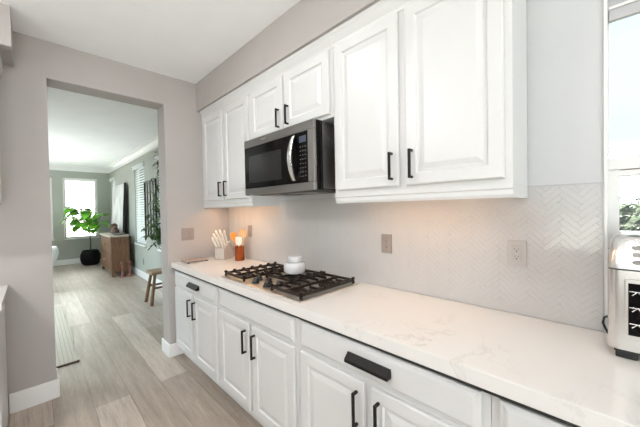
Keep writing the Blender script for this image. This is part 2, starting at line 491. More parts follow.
# left and rear kitchen walls with the glazed openings the daylight enters through
bm = bmesh.new()
box(bm, KX - .15, KX, KY, -5.0, 0, ZC); box(bm, KX - .15, KX, -2.2, 0.2, 0, ZC)
box(bm, KX - .15, KX, -5.0, -2.2, 0, 0.6); box(bm, KX - .15, KX, -5.0, -2.2, 2.4, ZC)
struct('wall_left', bm, 'wall')
bm = bmesh.new()
box(bm, KX, -3.5, KY - .15, KY, 0, ZC); box(bm, -0.9, 0.15, KY - .15, KY, 0, ZC); box(bm, -3.5, -0.9, KY - .15, KY, 2.35, ZC)
struct('wall_rear', bm, 'wall')
# boxed-out soffit over the upper cabinets
struct('wall_soffit', B(-0.338, -0.0005, -2.742, -0.0005, 2.426, ZC - 0.0005), 'wall')
# the boxed soffit over the cabinets at left
struct('wall_soffit_left', B(-3.3, -1.618, -0.353, -0.0005, 2.457, ZC - 0.0005), 'wall')

# dining room walls
bm = bmesh.new()
FW = [(-0.945, -0.225, 0.715, 2.36), (-1.95, -1.19, 0.715, 2.34)]   # far windows x0,x1,z0,z1
xs = [KX, FW[1][0], FW[1][1], FW[0][0], FW[0][1], XD]
for a, b in ((0, 1), (2, 3), (4, 5)): box(bm, xs[a], xs[b], YD, YD + .15, 0, ZC)
for x0, x1, z0, z1 in FW:
    box(bm, x0, x1, YD, YD + .15, 0, z0); box(bm, x0, x1, YD, YD + .15, z1, ZC)
struct('wall_dining_far', bm, 'dwall')
RW = [(6.62, 7.28, 0.72, 2.36), (3.70, 4.52, 0.72, 2.40), (1.95, 2.84, 0.72, 2.38)]   # right windows y0,y1,z0,z1
bm = bmesh.new()
ys = [WT, RW[2][0], RW[2][1], RW[1][0], RW[1][1], RW[0][0], RW[0][1], YD + 0.15]
for a in (0, 2, 4, 6): box(bm, XD, XD + .15, ys[a], ys[a + 1], 0, ZC)
for y0, y1, z0, z1 in RW:
    box(bm, XD, XD + .15, y0, y1, 0, z0); box(bm, XD, XD + .15, y0, y1, z1, ZC)
struct('wall_dining_right', bm, 'dwall')
bm = bmesh.new()
box(bm, KX - .15, KX, WT, YD + .15, 0, ZC)
struct('wall_dining_left', bm, 'dwall')

# baseboards
def baseboard_profile(d, h):
    return [(0, 0), (d, 0), (d, h - 0.018), (d * 0.55, h - 0.006), (d * 0.4, h), (0, h)]
bm = bmesh.new()
box(bm, -1.70, OX0 + 0.016, -0.016, -0.0005, 0.0005, 0.142, 0.004, 1)
box(bm, OX0 - 0.0005 + 0.001, OX0 + 0.016, -0.014, WT + 0.016, 0.0005, 0.142, 0.004, 1)
struct('baseboard_left', bm, 'trim')
bm = bmesh.new()
box(bm, OX1 - 0.016, -0.522, -0.016, -0.0005, 0.0005, 0.125, 0.004, 1)
box(bm, OX1 - 0.016, OX1 - 0.0005, -0.014, WT + 0.016, 0.0005, 0.125, 0.004, 1)
struct('baseboard_right', bm, 'trim')
bm = bmesh.new(); box(bm, KX, XD - 0.0005, YD - 0.016, YD - 0.0005, 0.0005, 0.145, 0.004, 1)
struct('baseboard_far', bm, 'trim')
bm = bmesh.new(); box(bm, XD - 0.016, XD - 0.0005, WT, YD - 0.016, 0.0005, 0.145, 0.004, 1)
struct('baseboard_dining', bm, 'trim')
# crown moulding in the dining room
crown = [(0, 0), (-0.014, 0), (-0.018, 0.03), (-0.030, 0.036), (-0.040, 0.060), (-0.075, 0.098), (-0.095, 0.104), (-0.100, 0.135), (0, 0.135)]
bm = bmesh.new(); prism(bm, [(XD - 0.0005 + p, ZC - 0.1355 + q) for p, q in crown], 'y', WT + .001, YD - 0.001)
struct('trim_1', bm, 'trim')
bm = bmesh.new(); prism(bm, [(YD - 0.0005 + p, ZC - 0.1355 + q) for p, q in crown], 'x', KX, XD - 0.001)
struct('trim_2', bm, 'trim')

# ------------------------------------------------------------------ windows
def far_window(n, x0, x1, z0, z1):
    bm = bmesh.new()
    f = 0.045
    yb0, yb1 = YD + 0.05, YD + 0.11
    box(bm, x0 + .0005, x0 + f, yb0, yb1, z0 + .0005, z1 - .0005); box(bm, x1 - f, x1 - .0005, yb0, yb1, z0 + .0005, z1 - .0005)
    box(bm, x0 + f, x1 - f, yb0, yb1, z0 + .0005, z0 + f); box(bm, x0 + f, x1 - f, yb0, yb1, z1 - f, z1 - .0005)
    # white sill and casing lining
    box(bm, x0 - 0.03, x1 + 0.03, YD - 0.03, YD - 0.001, z0 - 0.03, z0)
    box(bm, x0 - 0.012, x0, YD - 0.012, YD - .001, z0, z1); box(bm, x1, x1 + 0.012, YD - 0.012, YD - .001, z0, z1)
    box(bm, x0 - 0.012, x1 + 0.012, YD - 0.012, YD - .001, z1, z1 + 0.02)
    w = struct('window_%d' % n, bm, 'trim')
    obj('window_pane', B(x0 + f, x1 - f, yb0 + .02, yb0 + .026, z0 + f, z1 - f), 'glass', w)
    # blinds: lower part slatted, stack of slats and head rail at the top
    bm = bmesh.new()
    z = z0 + 0.03
    zt = z0 + (z1 - z0) * 0.56
    while z < zt:
        c = 0.022
        vs_ = [bm.verts.new(p) for p in ((x0 + .02, YD + 0.008, z - 0.010), (x1 - .02, YD + 0.008, z - 0.010), (x1 - .02, YD + 0.046, z + 0.012), (x0 + .02, YD + 0.046, z + 0.012))]
        bm.faces.new(vs_)
        z += 0.056
    r = bmesh.ops.extrude_face_region(bm, geom=bm.faces[:])
    bmesh.ops.translate(bm, vec=(0, 0, 0.003), verts=[v for v in r['geom'] if isinstance(v, bmesh.types.BMVert)])
    box(bm, x0 + .01, x1 - .01, YD + 0.004, YD + 0.048, z1 - 0.055, z1 - 0.002)
    for xx in (x0 + 0.12, x1 - 0.12):
        box(bm, xx - .002, xx + .002, YD + .024, YD + .028, z0 + .02, z1 - .05)
    obj('window_blind', bm, 'trim', w)
    return w
far_window(1, *FW[0]); far_window(2, *FW[1])

def side_window(n, y0, y1, z0, z1):
    bm = bmesh.new(); f = 0.045
    xa, xb = XD + 0.06, XD + 0.12
    box(bm, xa, xb, y0 + .0005, y0 + f, z0 + .0005, z1 - .0005); box(bm, xa, xb, y1 - f, y1 - .0005, z0 + .0005, z1 - .0005)
    box(bm, xa, xb, y0 + f, y1 - f, z0 + .0005, z0 + f); box(bm, xa, xb, y0 + f, y1 - f, z1 - f, z1 - .0005)
    box(bm, XD - 0.03, XD - 0.001, y0 - 0.03, y1 + 0.03, z0 - 0.03, z0)
    w = struct('window_%d' % n, bm, 'trim')
    obj('window_pane', B(xa + .02, xa + .026, y0 + f, y1 - f, z0 + f, z1 - f), 'glass', w)
    bm = bmesh.new()
    z = z0 + 0.04
    while z < z1 - 0.06:
        prism(bm, [(XD + 0.004, z - 0.022), (XD + 0.004, z - 0.019), (XD + 0.026, z + 0.022), (XD + 0.026, z + 0.019)], 'y', y0 + .01, y1 - .01)
        z += 0.052
    # valance box with a small moulded top, proud of the wall
    box(bm, XD - 0.030, XD - 0.001, y0 - 0.02, y1 + 0.02, z1 - 0.060, z1 + 0.010, 0.004, 1)
    box(bm, XD - 0.042, XD - 0.001, y0 - 0.03, y1 + 0.03, z1 + 0.0, z1 + 0.025, 0.004, 1)
    obj('window_blind', bm, 'blind', w)
for i, r in enumerate(RW): side_window(3 + i, *r)

# kitchen window over the counter
bm = bmesh.new()
xa, xb = 0.035, 0.115
y0, y1 = WY0 - .0005, WY1 + .0005
box(bm, xa, xb, y0 - 0.006, y0, WZ0 + .0005, WZ1 - .0005); box(bm, xa, xb, y1, y1 + .045, WZ0 + .0005, WZ1 - .0005)
box(bm, xa, xb, y1 + .045, y0 - .006, WZ1 - .04, WZ1 - .0005)
box(bm, xa, xb, y1 + .045, y0 - .006, WZ0 + .0005, WZ0 + .028)
box(bm, xa, xb, y1 + .045, y0 - .006, 1.538, 1.582)                     # meeting rail
box(bm, xa + .012, xb, y0 - .033, y0 - .006, WZ0 + .028, 1.538)        # lower sash stile
box(bm, xa + .012, xb, y1 + .045, y1 + .09, WZ0 + .028, 1.538)
box(bm, xa + .012, xb, y1 + .09, y0 - .033, 1.514, 1.535)             # lower sash top rail
box(bm, xa + .012, xb, y1 + .09, y0 - .033, WZ0 + .028, 1.300)
k = struct('window_6', bm, 'trim')
bm = bmesh.new(); box(bm, 0.078, 0.084, y1 + .046, y0 - .007, 1.583, WZ1 - .041); box(bm, 0.078, 0.084, y1 + .091, y0 - .034, 1.301, 1.513)
obj('window_pane', bm, 'glass', k)
# casing down the wall edge and the deep sill
bm = bmesh.new()
box(bm, -0.006, -0.0005, WY0 - .002, WY0 + .0085, 0.9155, WZ1, 0.001, 1)
box(bm, -0.012, 0.034, WY1 + .001, WY0 - .003, WZ0 - .025, WZ0 + .0003, 0.002, 1)
struct('trim_3', bm, 'trim')
# roller shade pulled a little way down
sh = thing('roller_shade', 'grey roller shade partly lowered at the top of the kitchen window', 'window shade', (0.02, (WY0 + WY1) / 2, 2.17))
obj('fabric', B(0.016, 0.022, WY1 + .02, WY0 - .004, 2.15, WZ1 - .07), 'shade', sh)
obj('hem_bar', B(0.011, 0.028, WY1 + .02, WY0 - .004, 2.095, 2.138, 0.003, 1), 'metaltrim', sh)
obj('hem_trim', B(0.008, 0.030, WY1 + .02, WY0 - .004, 2.1385, 2.150, 0.002, 1), 'trim', sh)
bm = bmesh.new(); tube(bm, [(0.015, WY1 + .02, WZ1 - .055), (0.015, WY0 - .012, WZ1 - .055)], 0.022, 14)
obj('roller', bm, 'shade', sh, True)

# rear patio door frame and left kitchen window (behind the camera)
bm = bmesh.new()
for a, b in ((-3.5, -3.42), (-2.24, -2.16), (-0.98, -0.9)): box(bm, a, b, KY - .12, KY - .04, 0.0005, 2.349)
box(bm, -3.42, -0.98, KY - .12, KY - .04, 2.28, 2.349); box(bm, -3.42, -0.98, KY - .12, KY - .04, 0.0005, 0.06)
dd = struct('door_1', bm, 'trim')
obj('door_pane', B(-3.42, -0.98, KY - .09, KY - .084, 0.06, 2.28), 'glass', dd)
bm = bmesh.new()
for a, b in ((-5.0, -4.93), (-3.63, -3.57), (-2.27, -2.2)): box(bm, KX - .12, KX - .04, a, b, 0.6, 2.4)
box(bm, KX - .12, KX - .04, -4.93, -2.27, 2.33, 2.399); box(bm, KX - .12, KX - .04, -4.93, -2.27, 0.601, 0.67)
ww = struct('window_7', bm, 'trim')
obj('window_pane', B(KX - .09, KX - .084, -4.93, -2.27, 0.67, 2.33), 'glass', ww)

# ------------------------------------------------------------------ backsplash tiles
def clip_poly(poly, inside, inter):
    out = []
    for i in range(len(poly)):
        a, b = poly[i], poly[(i + 1) % len(poly)]
        ia, ib = inside(a), inside(b)
        if ia: out.append(a)
        if ia != ib: out.append(inter(a, b))
    return out
def clip_rect(poly, u0, u1, v0, v1):
    def lerp_u(a, b, u): t = (u - a[0]) / (b[0] - a[0]); return (u, a[1] + t * (b[1] - a[1]))
    def lerp_v(a, b, v): t = (v - a[1]) / (b[1] - a[1]); return (a[0] + t * (b[0] - a[0]), v)
    for ins, it in ((lambda p: p[0] >= u0, lambda a, b: lerp_u(a, b, u0)), (lambda p: p[0] <= u1, lambda a, b: lerp_u(a, b, u1)),
                    (lambda p: p[1] >= v0, lambda a, b: lerp_v(a, b, v0)), (lambda p: p[1] <= v1, lambda a, b: lerp_v(a, b, v1))):
        poly = clip_poly(poly, ins, it)
        if len(poly) < 3: return []
    return poly
def poly_area(p):
    return 0.5 * sum(p[i][0] * p[(i + 1) % len(p)][1] - p[(i + 1) % len(p)][0] * p[i][1] for i in range(len(p)))
TY0, TY1, TZ0, TZ1 = -2.972, -0.001, 0.9155, 1.488
bm = bmesh.new()
tl, tw = 0.080, 0.0200
gap = 0.0006
rnd = random.Random(3)
c45 = math.sqrt(0.5)
def herring():
    # unit cell of a 4:1 herringbone laid on a grid, then turned 45 degrees
    N = 130
    for k in range(-N, N):
        for j in range(-40, 40):
            x = j * (tl * 2) / 1.0; 
            # horizontals: step (tw,tw) along the diagonal, repeated every 2*tl
            ox, oy = k * tw + j * 2 * tl, k * tw
            yield (ox, oy, tl, tw)
            yield (ox + tl, oy - tl + tw, tw, tl)
for (ox, oy, w, h) in herring():
    q = [(ox + gap / 2, oy + gap / 2), (ox + w - gap / 2, oy + gap / 2), (ox + w - gap / 2, oy + h - gap / 2), (ox + gap / 2, oy + h - gap / 2)]
    q = [((a - b) * c45, (a + b) * c45) for a, b in q]
    q = [(TY0 + 0.3 + a, TZ0 + 0.25 + b) for a, b in q]
    q = clip_rect(q, TY0, TY1, TZ0, TZ1)
    if len(q) < 3 or abs(poly_area(q)) < 1e-5: continue
    cx = sum(p[0] for p in q) / len(q); cz = sum(p[1] for p in q) / len(q)
    tx, tz = rnd.uniform(-.012, .012), rnd.uniform(-.012, .012)
    back, front = [], []
    for a, b in q:
        back.append(bm.verts.new((-0.0046, a, b)))
        L = math.hypot(a - cx, b - cz); s = max(0.3, 1 - 0.0012 / max(L, 1e-4))
        aa, bb = cx + (a - cx) * s, cz + (b - cz) * s
        front.append(bm.verts.new((-0.0058 + tx * (aa - cx) + tz * (bb - cz), aa, bb)))
    bm.faces.new(front)
    for i in range(len(q)):
        bm.faces.new((back[i], back[(i + 1) % len(q)], front[(i + 1) % len(q)], front[i]))
wt = struct('wall_backsplash', bm, 'tile')
# grout bed and metal edge
struct('wall_backsplash_grout', B(-0.0050, -0.0004, TY0, TY1, TZ0, TZ1), 'grout')
bm = bmesh.new(); box(bm, -0.008, -0.0004, TY0, -2.715, TZ1, TZ1 + .003); box(bm, -0.008, -0.0004, TY0 - .003, TY0, TZ0, TZ1 + .003)
struct('trim_4', bm, 'metaltrim')

# ------------------------------------------------------------------ ceiling lights added as fill, out of view
for i, (x, y, pw) in enumerate(FILL_CANS):
    t = thing('added_ceiling_light', 'round ceiling fill light added out of view over the kitchen floor', 'light', (x, y, ZC - 0.006), 'added kitchen fill lights')
    bm = bmesh.new(); lathe(bm, [(0.055, -0.002), (0.085, -0.002), (0.088, 0.0), (0.086, 0.0055), (0.055, 0.0055), (0.055, -0.002)], (x, y, ZC - 0.006), 28)
    obj('trim_ring', bm, 'trim', t, True)
    bm = bmesh.new(); lathe(bm, [(0.0, 0.001), (0.054, 0.001), (0.054, 0.005), (0.0, 0.005)], (x, y, ZC - 0.006), 28)
    obj('lens', bm, 'fill_lens', t)
    l = bpy.data.lights.new('fill_lamp', 'AREA'); l.shape = 'DISK'; l.size = 0.11; l.energy = 10.5 * pw; l.color = (1.0, 0.99, 0.985)
    lo = bpy.data.objects.new('fill_lamp', l); lo.location = (x, y, ZC - 0.012); COL.objects.link(lo)

# =================================================================== CABINETS
XBF = -0.580      # base face frame front
XDF = XBF - 0.019
def base_cabinet(ya, yb, label, drawer='full', pull=None, doors=True):
    """runs from ya (far) to yb (near), both negative"""
    ym = (ya + yb) / 2
    t = thing('base_cabinet', label, 'cabinet', (-0.29, ym, 0.0), 'white base cabinets')
    bm = bmesh.new()
    box(bm, XBF + 0.001, -0.006, yb + .0006, ya - .0006, 0.10, 0.853)
    obj('body', bm, 'white', t)
    obj('toe_kick', B(-0.525, -0.505, yb + .0006, ya - .0006, 0.0006, 0.0995), 'white', t)
    bm = bmesh.new()   # face frame: stiles and rails
    st = 0.020
    xf0, xf1 = XBF, XBF + 0.018
    box(bm, XBF - 0.0005, XBF + .0005, yb + .0008, ya - .0008, 0.10, 0.8528)
    obj('face_frame', bm, 'white', t)
    d1, d2 = ya - 0.025, yb + 0.025
    dm = (d1 + d2) / 2
    bm = bmesh.new(); rings_panel(bm, d1, d2, 0.703, 0.838, XBF - 0.0006, DRAWER)
    dr = obj('drawer_front', bm, 'white', t)
    if pull: edge_pull(dr, XDF - 0.0006, pull[0], pull[1], 0.757, 0.792)
    for s, (a, b) in enumerate(((d1, dm + 0.018), (dm - 0.018, d2))):
        bm = bmesh.new(); rings_panel(bm, a, b, 0.125, 0.683, XBF - 0.0006, DOOR)
        d = obj('door', bm, 'white', t)
        yh = b + 0.036 if s == 0 else a - 0.036
        bar_pull(d, XDF - 0.0006, yh, 0.492, 0.640)
    return t
base_cabinet(-0.004, -0.940, 'white base cabinet at the far end of the counter, next to the opening', pull=(-0.41, -0.62))
base_cabinet(-0.940, -1.845, 'white base cabinet with a blank drawer front, under the gas cooktop')
base_cabinet(-1.845, -2.735, 'white base cabinet right of the cooktop, with a long black angular drawer pull', pull=(-2.195, -2.40))
base_cabinet(-2.735, -3.65, 'white base cabinet at the near right end, below the toaster oven')
base_cabinet(-3.65, -4.55, 'white base cabinet below the kitchen window, beyond the right edge of the frame')

# countertop
bm = bmesh.new()
box(bm, -0.615, -0.0065, -4.56, -0.0008, 0.864, 0.915, 0.003, 2)
ct = tag(obj('countertop', bm, 'quartz'), 'long white quartz countertop with faint grey veins over the base cabinets', 'countertop')
obj('shadow_strip', B(-0.611, -0.010, -4.55, -0.002, 0.8535, 0.8638), 'dark', ct)  # dark strip standing in for the shadow line under the slab edge

# upper cabinets
XUF = -0.285
def crown_strip(parent, ya, yb):
    bm = bmesh.new()
    prism(bm, [(-0.010, 2.345), (XUF - 0.004, 2.345), (XUF - 0.006, 2.362), (XUF - 0.018, 2.384), (XUF - 0.026, 2.402), (XUF - 0.032, 2.408), (XUF - 0.032, 2.4255), (-0.010, 2.4255)], 'y', ya, yb)
    return obj('crown_moulding', bm, 'white', parent)
def upper_cabinet(ya, yb, z0, label, dz0, rail=True, hz=(1.54, 1.675), end=False):
    ym = (ya + yb) / 2
    t = thing('upper_cabinet', label, 'cabinet', (-0.15, ym, z0), 'white upper cabinets')
    obj('body', B(XUF, -0.0085, yb + .0006, ya - .0006, z0, 2.3445), 'white', t)
    crown_strip(t, ya - .0006, yb + .0006)
    if rail:
        bm = bmesh.new()
        zr = z0 - 0.052
        prof = [(XUF + 0.012, z0 - .0005), (XUF - 0.004, z0 - .0005), (XUF - 0.004, z0 - 0.016), (XUF + .002, z0 - 0.022), (XUF + .002, zr + 0.012), (XUF + 0.008, zr), (XUF + 0.016, zr)]
        prism(bm, prof, 'y', ya - .0006, yb + .0006)
        for y in (yb,) if not end == 'both' else (yb,):
            box(bm, XUF + 0.012, -0.0085, yb + .0006, yb + 0.016, zr, z0 - .0005)
        obj('light_rail', bm, 'white', t)
        led = obj('led_strip', B(XUF + 0.07, XUF + 0.085, yb + 0.10, ya - 0.06, z0 - 0.010, z0 - .0006), 'led', t)
    d1, d2 = ya - 0.025, yb + 0.025
    dm = (d1 + d2) / 2
    for s, (a, b) in enumerate(((d1, dm + 0.018), (dm - 0.018, d2))):
        bm = bmesh.new(); rings_panel(bm, a, b, dz0, 2.338, XUF - 0.0006, DOOR)
        d = obj('door', bm, 'white', t)
        yh = b + 0.034 if s == 0 else a - 0.034
        bar_pull(d, XUF - 0.0196, yh, *hz)
    return t
upper_cabinet(-0.045, -0.948, 1.490, 'white upper cabinet in the corner, left of the microwave', 1.506)
upper_cabinet(-0.948, -1.852, 1.948, 'short white upper cabinet directly above the microwave', 1.968, rail=False, hz=(1.985, 2.115))
upper_cabinet(-1.852, -2.738, 1.490, 'tall white upper cabinet right of the microwave, nearest the window', 1.512, hz=(1.542, 1.675))
# filler strip between the corner wall and the first upper cabinet
tag(obj('filler_strip', B(XUF + .002, -0.0085, -0.0446, -0.0006, 1.438, 2.4255), 'white'), 'narrow white filler strip between corner wall and first upper cabinet', 'trim')

# under cabinet lamps (the light of the LED strips)
for nm, ya, yb, p in (('led_lamp', -0.12, -0.86, 2.5), ('led_lamp', -1.98, -2.58, 1.1)):
    l = bpy.data.lights.new(nm, 'AREA'); l.shape = 'RECTANGLE'; l.size = 0.015; l.size_y = abs(ya - yb); l.energy = p; l.color = (1.0, 0.58, 0.30)
    lo = bpy.data.objects.new(nm, l); lo.location = (XUF + 0.078, (ya + yb) / 2, 1.478); COL.objects.link(lo)

# cabinets along the same wall at the far left, seen edge-on
t = thing('base_cabinet', 'white base cabinet at the left picture edge, against the wall left of the opening', 'cabinet', (-2.2, -0.3, 0), 'white base cabinets')
obj('body', B(-2.7, -1.712, -0.56, -0.0008, 0.0006, 0.873), 'white', t)
bm = bmesh.new(); box(bm, -1.7118, -1.704, -0.565, -0.018, 0.0006, 0.873, 0.002, 1)
obj('end_panel', bm, 'white', t)
for a, b in ((-2.69, -2.21), (-2.20, -1.72)):
    obj('door', B(a, b, -0.58, -0.5605, 0.12, 0.86, 0.003, 1), 'white', t)
tag(obj('countertop', B(-2.72, -1.684, -0.60, -0.0008, 0.8735, 0.913, 0.003, 2), 'quartz'), 'short white countertop end at the left picture edge', 'countertop')
t = thing('upper_cabinet', 'white upper cabinet at the left picture edge, under the boxed soffit', 'cabinet', (-2.2, -0.16, 1.49), 'white upper cabinets')
obj('body', B(-2.7, -1.700, -0.31, -0.0008, 1.49, 2.37), 'white', t)
for a, b in ((-2.69, -2.205), (-2.195, -1.71)):
    obj('door', B(a, b, -0.33, -0.3105, 1.505, 2.36, 0.003, 1), 'white', t)
bm = bmesh.new(); box(bm, -2.72, -1.672, -0.345, -0.0008, 2.3705, 2.4565, 0.006, 2)
obj('crown_moulding', bm, 'white', t)

# =================================================================== MICROWAVE
mw = thing('microwave', 'stainless over-the-range microwave with black glass door under the short cabinet', 'microwave', (-0.2, -1.43, 1.513))
MY0, MY1, MZ0, MZ1 = -1.05, -1.806, 1.518, 1.925
XM = -0.41
obj('body', B(-0.362, -0.0085, MY1 + .004, MY0 - .004, MZ0 + .012, MZ1 - .002, 0.003, 1), 'steel', mw)
# black side edge just behind the front frame
obj('side_band', B(-0.388, -0.335, MY1 + .0015, MY0 - .0015, MZ0 + .004, MZ1 - .0005, 0.002, 1), 'glass_black', mw)
bm = bmesh.new()
box(bm, XM, -0.3885, MY1, MY0, 1.868, MZ1, 0.003, 1)
box(bm, XM, -0.3885, MY1, MY0, MZ0, 1.566, 0.003, 1)
box(bm, XM, -0.3885, MY1, -1.752, 1.5665, 1.8675, 0.003, 1)
obj('front_frame', bm, 'steel', mw)
bm = bmesh.new()
box(bm, XM + .002, -0.389, -1.655, MY0 - .0005, 1.5665, 1.8675)
door = obj('door', bm, 'glass_black', mw)
obj('door_window', B(XM + .0012, XM + .002, -1.50, MY0 - .06, 1.605, 1.80), mat('tinted_door_window', (0.022, 0.021, 0.021), 0.14, noise=0.1, nscale=60, spec=0.2), door)
bm = bmesh.new(); box(bm, XM + .002, -0.389, -1.7515, -1.6555, 1.5665, 1.8675)
pan = obj('control_panel', bm, 'glass_black', mw)
obj('display', B(XM + .0008, XM + .002, -1.738, -1.678, 1.805, 1.843), 'display', pan)
for r in range(8):
    for c in range(3):
        yb_ = -1.682 - c * 0.022; zz = 1.780 - r * 0.025
        obj('button', B(XM + .0010, XM + .002, yb_ - .010, yb_, zz - .0025, zz + .0025), 'button', pan)
# seams in the steel strips beside the control panel
# curved bar handle
bm = bmesh.new()
pts = []
for i in range(15):
    a = i / 14
    z = 1.582 + a * 0.272
    bow = math.sin(a * PI) ** 0.8
    pts.append((XM - 0.004 - 0.036 * bow, -1.632 - 0.0 * bow, z))
prof_w = 0.013
rings = []
for i, p in enumerate(pts):
    w = 0.013 + 0.006 * math.sin(i / 14 * PI); d = 0.006
    rings.append([bm.verts.new((p[0] + dx, p[1] + dy, p[2])) for dx, dy in ((d, w), (d, -w), (-d * .4, -w), (-d, -w * .6), (-d, w * .6), (-d * .4, w))])
for a, b in zip(rings, rings[1:]):
    for j in range(6): bm.faces.new((a[j], a[(j + 1) % 6], b[(j + 1) % 6], b[j]))
bm.faces.new(rings[0]); bm.faces.new(list(reversed(rings[-1])))
obj('handle', bm, 'chrome', door, True)
# tiny pale emblem on the top strip
bm = bmesh.new()
for i in range(7):
    yy = -1.275 - i * 0.0085
    box(bm, XM - .0006, XM + .0002, yy - .0055, yy, 1.895, 1.905 if i % 3 else 1.909)
obj('emblem', bm, 'chrome', mw)
bm = bmesh.new()
box(bm, -0.36, -0.03, MY1 + .02, MY0 - .02, MZ0 + .001, MZ0 + .0115)
obj('underside', bm, 'dark', mw)
for yy in (-1.20, -1.52):
    bm = bmesh.new(); box(bm, -0.30, -0.12, yy - .13, yy + .10, MZ0 - .003, MZ0 + .0005, 0.001, 1)
    obj('grease_filter', bm, 'steel', mw)

# =================================================================== COOKTOP
CX0, CX1, CY0, CY1 = -0.575, -0.075, -0.955, -1.852
ck = thing('gas_cooktop', 'stainless gas cooktop with black cast-iron grates set in the white countertop', 'cooktop', (-0.325, -1.40, 0.9155))
bm = bmesh.new(); box(bm, CX0, CX1, CY1, CY0, 0.9155, 0.924, 0.004, 2)
obj('plate', bm, 'steel_plate', ck)
ZG = 0.953
def grate(x0, x1, ya, yb, bars=3):
    bm = bmesh.new(); w = 0.0065
    zt, zb = ZG, ZG - 0.016
    box(bm, x0, x1, ya - 2 * w, ya, zb, zt, 0.002, 1); box(bm, x0, x1, yb, yb + 2 * w, zb, zt, 0.002, 1)
    box(bm, x0, x0 + 2 * w, yb, ya, zb, zt, 0.002, 1); box(bm, x1 - 2 * w, x1, yb, ya, zb, zt, 0.002, 1)
    ym = (ya + yb) / 2
    n = 6 if (x1 - x0) > 0.3 else 4
    for i in range(1, n):
        x = x0 + (x1 - x0) * i / n
        box(bm, x - w * .8, x + w * .8, ya - 0.095, ya - w, zb, zt + 0.001, 0.002, 1)
        box(bm, x - w * .8, x + w * .8, yb + w, yb + 0.095, zb, zt + 0.001, 0.002, 1)
    box(bm, x0 + w, x1 - w, ym - w * .8, ym + w * .8, zb, zt, 0.002, 1)
    # upturned tabs along the outer edges
    for x in [x0 + (x1 - x0) * i / n for i in range(0, n + 1)]:
        xx = min(max(x, x0 + w), x1 - w)
        for y in (ya - w, yb + w):
            prism(bm, [(xx - .015, zt), (xx + .015, zt), (xx + .006, zt + 0.0112), (xx - .006, zt + .0112)], 'y', y - w, y + w)
    for x in (x0 + w, x1 - w):
        for y in (ya - w, yb + w):
            box(bm, x - w, x + w, y - w, y + w, 0.9243, zb + .001)
    return obj('grate', bm, 'iron', ck)
grate(-0.552, -0.092, -0.975, -1.245)
grate(-0.385, -0.092, -1.257, -1.543)
grate(-0.552, -0.092, -1.555, -1.832)
for (x, y, r) in ((-0.44, -1.11, 0.040), (-0.20, -1.11, 0.034), (-0.235, -1.40, 0.052), (-0.44, -1.694, 0.034), (-0.20, -1.694, 0.042)):
    bm = bmesh.new()
    lathe(bm, [(0, 0.0), (r * 1.35, 0.0), (r * 1.35, 0.003), (r * 1.1, 0.006), (r, 0.007), (r, 0.010), (r * .9, 0.012), (0, 0.012)], (x, y, 0.9243), 24)
    obj('burner', bm, 'iron', ck, True)
for i, (x, y) in enumerate(((-0.455, -1.285), (-0.515, -1.335), (-0.455, -1.40), (-0.515, -1.465), (-0.455, -1.515))):
    bm = bmesh.new()
    lathe(bm, [(0, 0), (0.026, 0), (0.026, 0.006), (0.020, 0.010), (0.018, 0.024), (0.014, 0.028), (0, 0.028)], (x, y, 0.9243), 20)
    box(bm, x - .004, x + .004, y - .018, y + .018, 0.945, 0.957, 0.001, 1)
    obj('knob', bm, 'knob', ck, True)

# white jar on the middle grate
jx, jy, jz = -0.265, -1.440, ZG + 0.0114
jr = thing('ceramic_jar', 'squat white ceramic jar standing on the middle cooktop grate', 'jar', (jx, jy, jz))
bm = bmesh.new()
lathe(bm, [(0, 0), (0.058, 0), (0.068, 0.004), (0.075, 0.016), (0.077, 0.042), (0.076, 0.064), (0.070, 0.074), (0.056, 0.078), (0, 0.078)], (jx, jy, jz), 36)
jb = obj('body', bm, 'ceramic', jr, True)
bm = bmesh.new()
lathe(bm, [(0, 0), (0.046, 0), (0.048, 0.003), (0.049, 0.036), (0.046, 0.040), (0, 0.041)], (jx, jy, jz + 0.0785), 32)
obj('lid', bm, 'ceramic', jr, True)

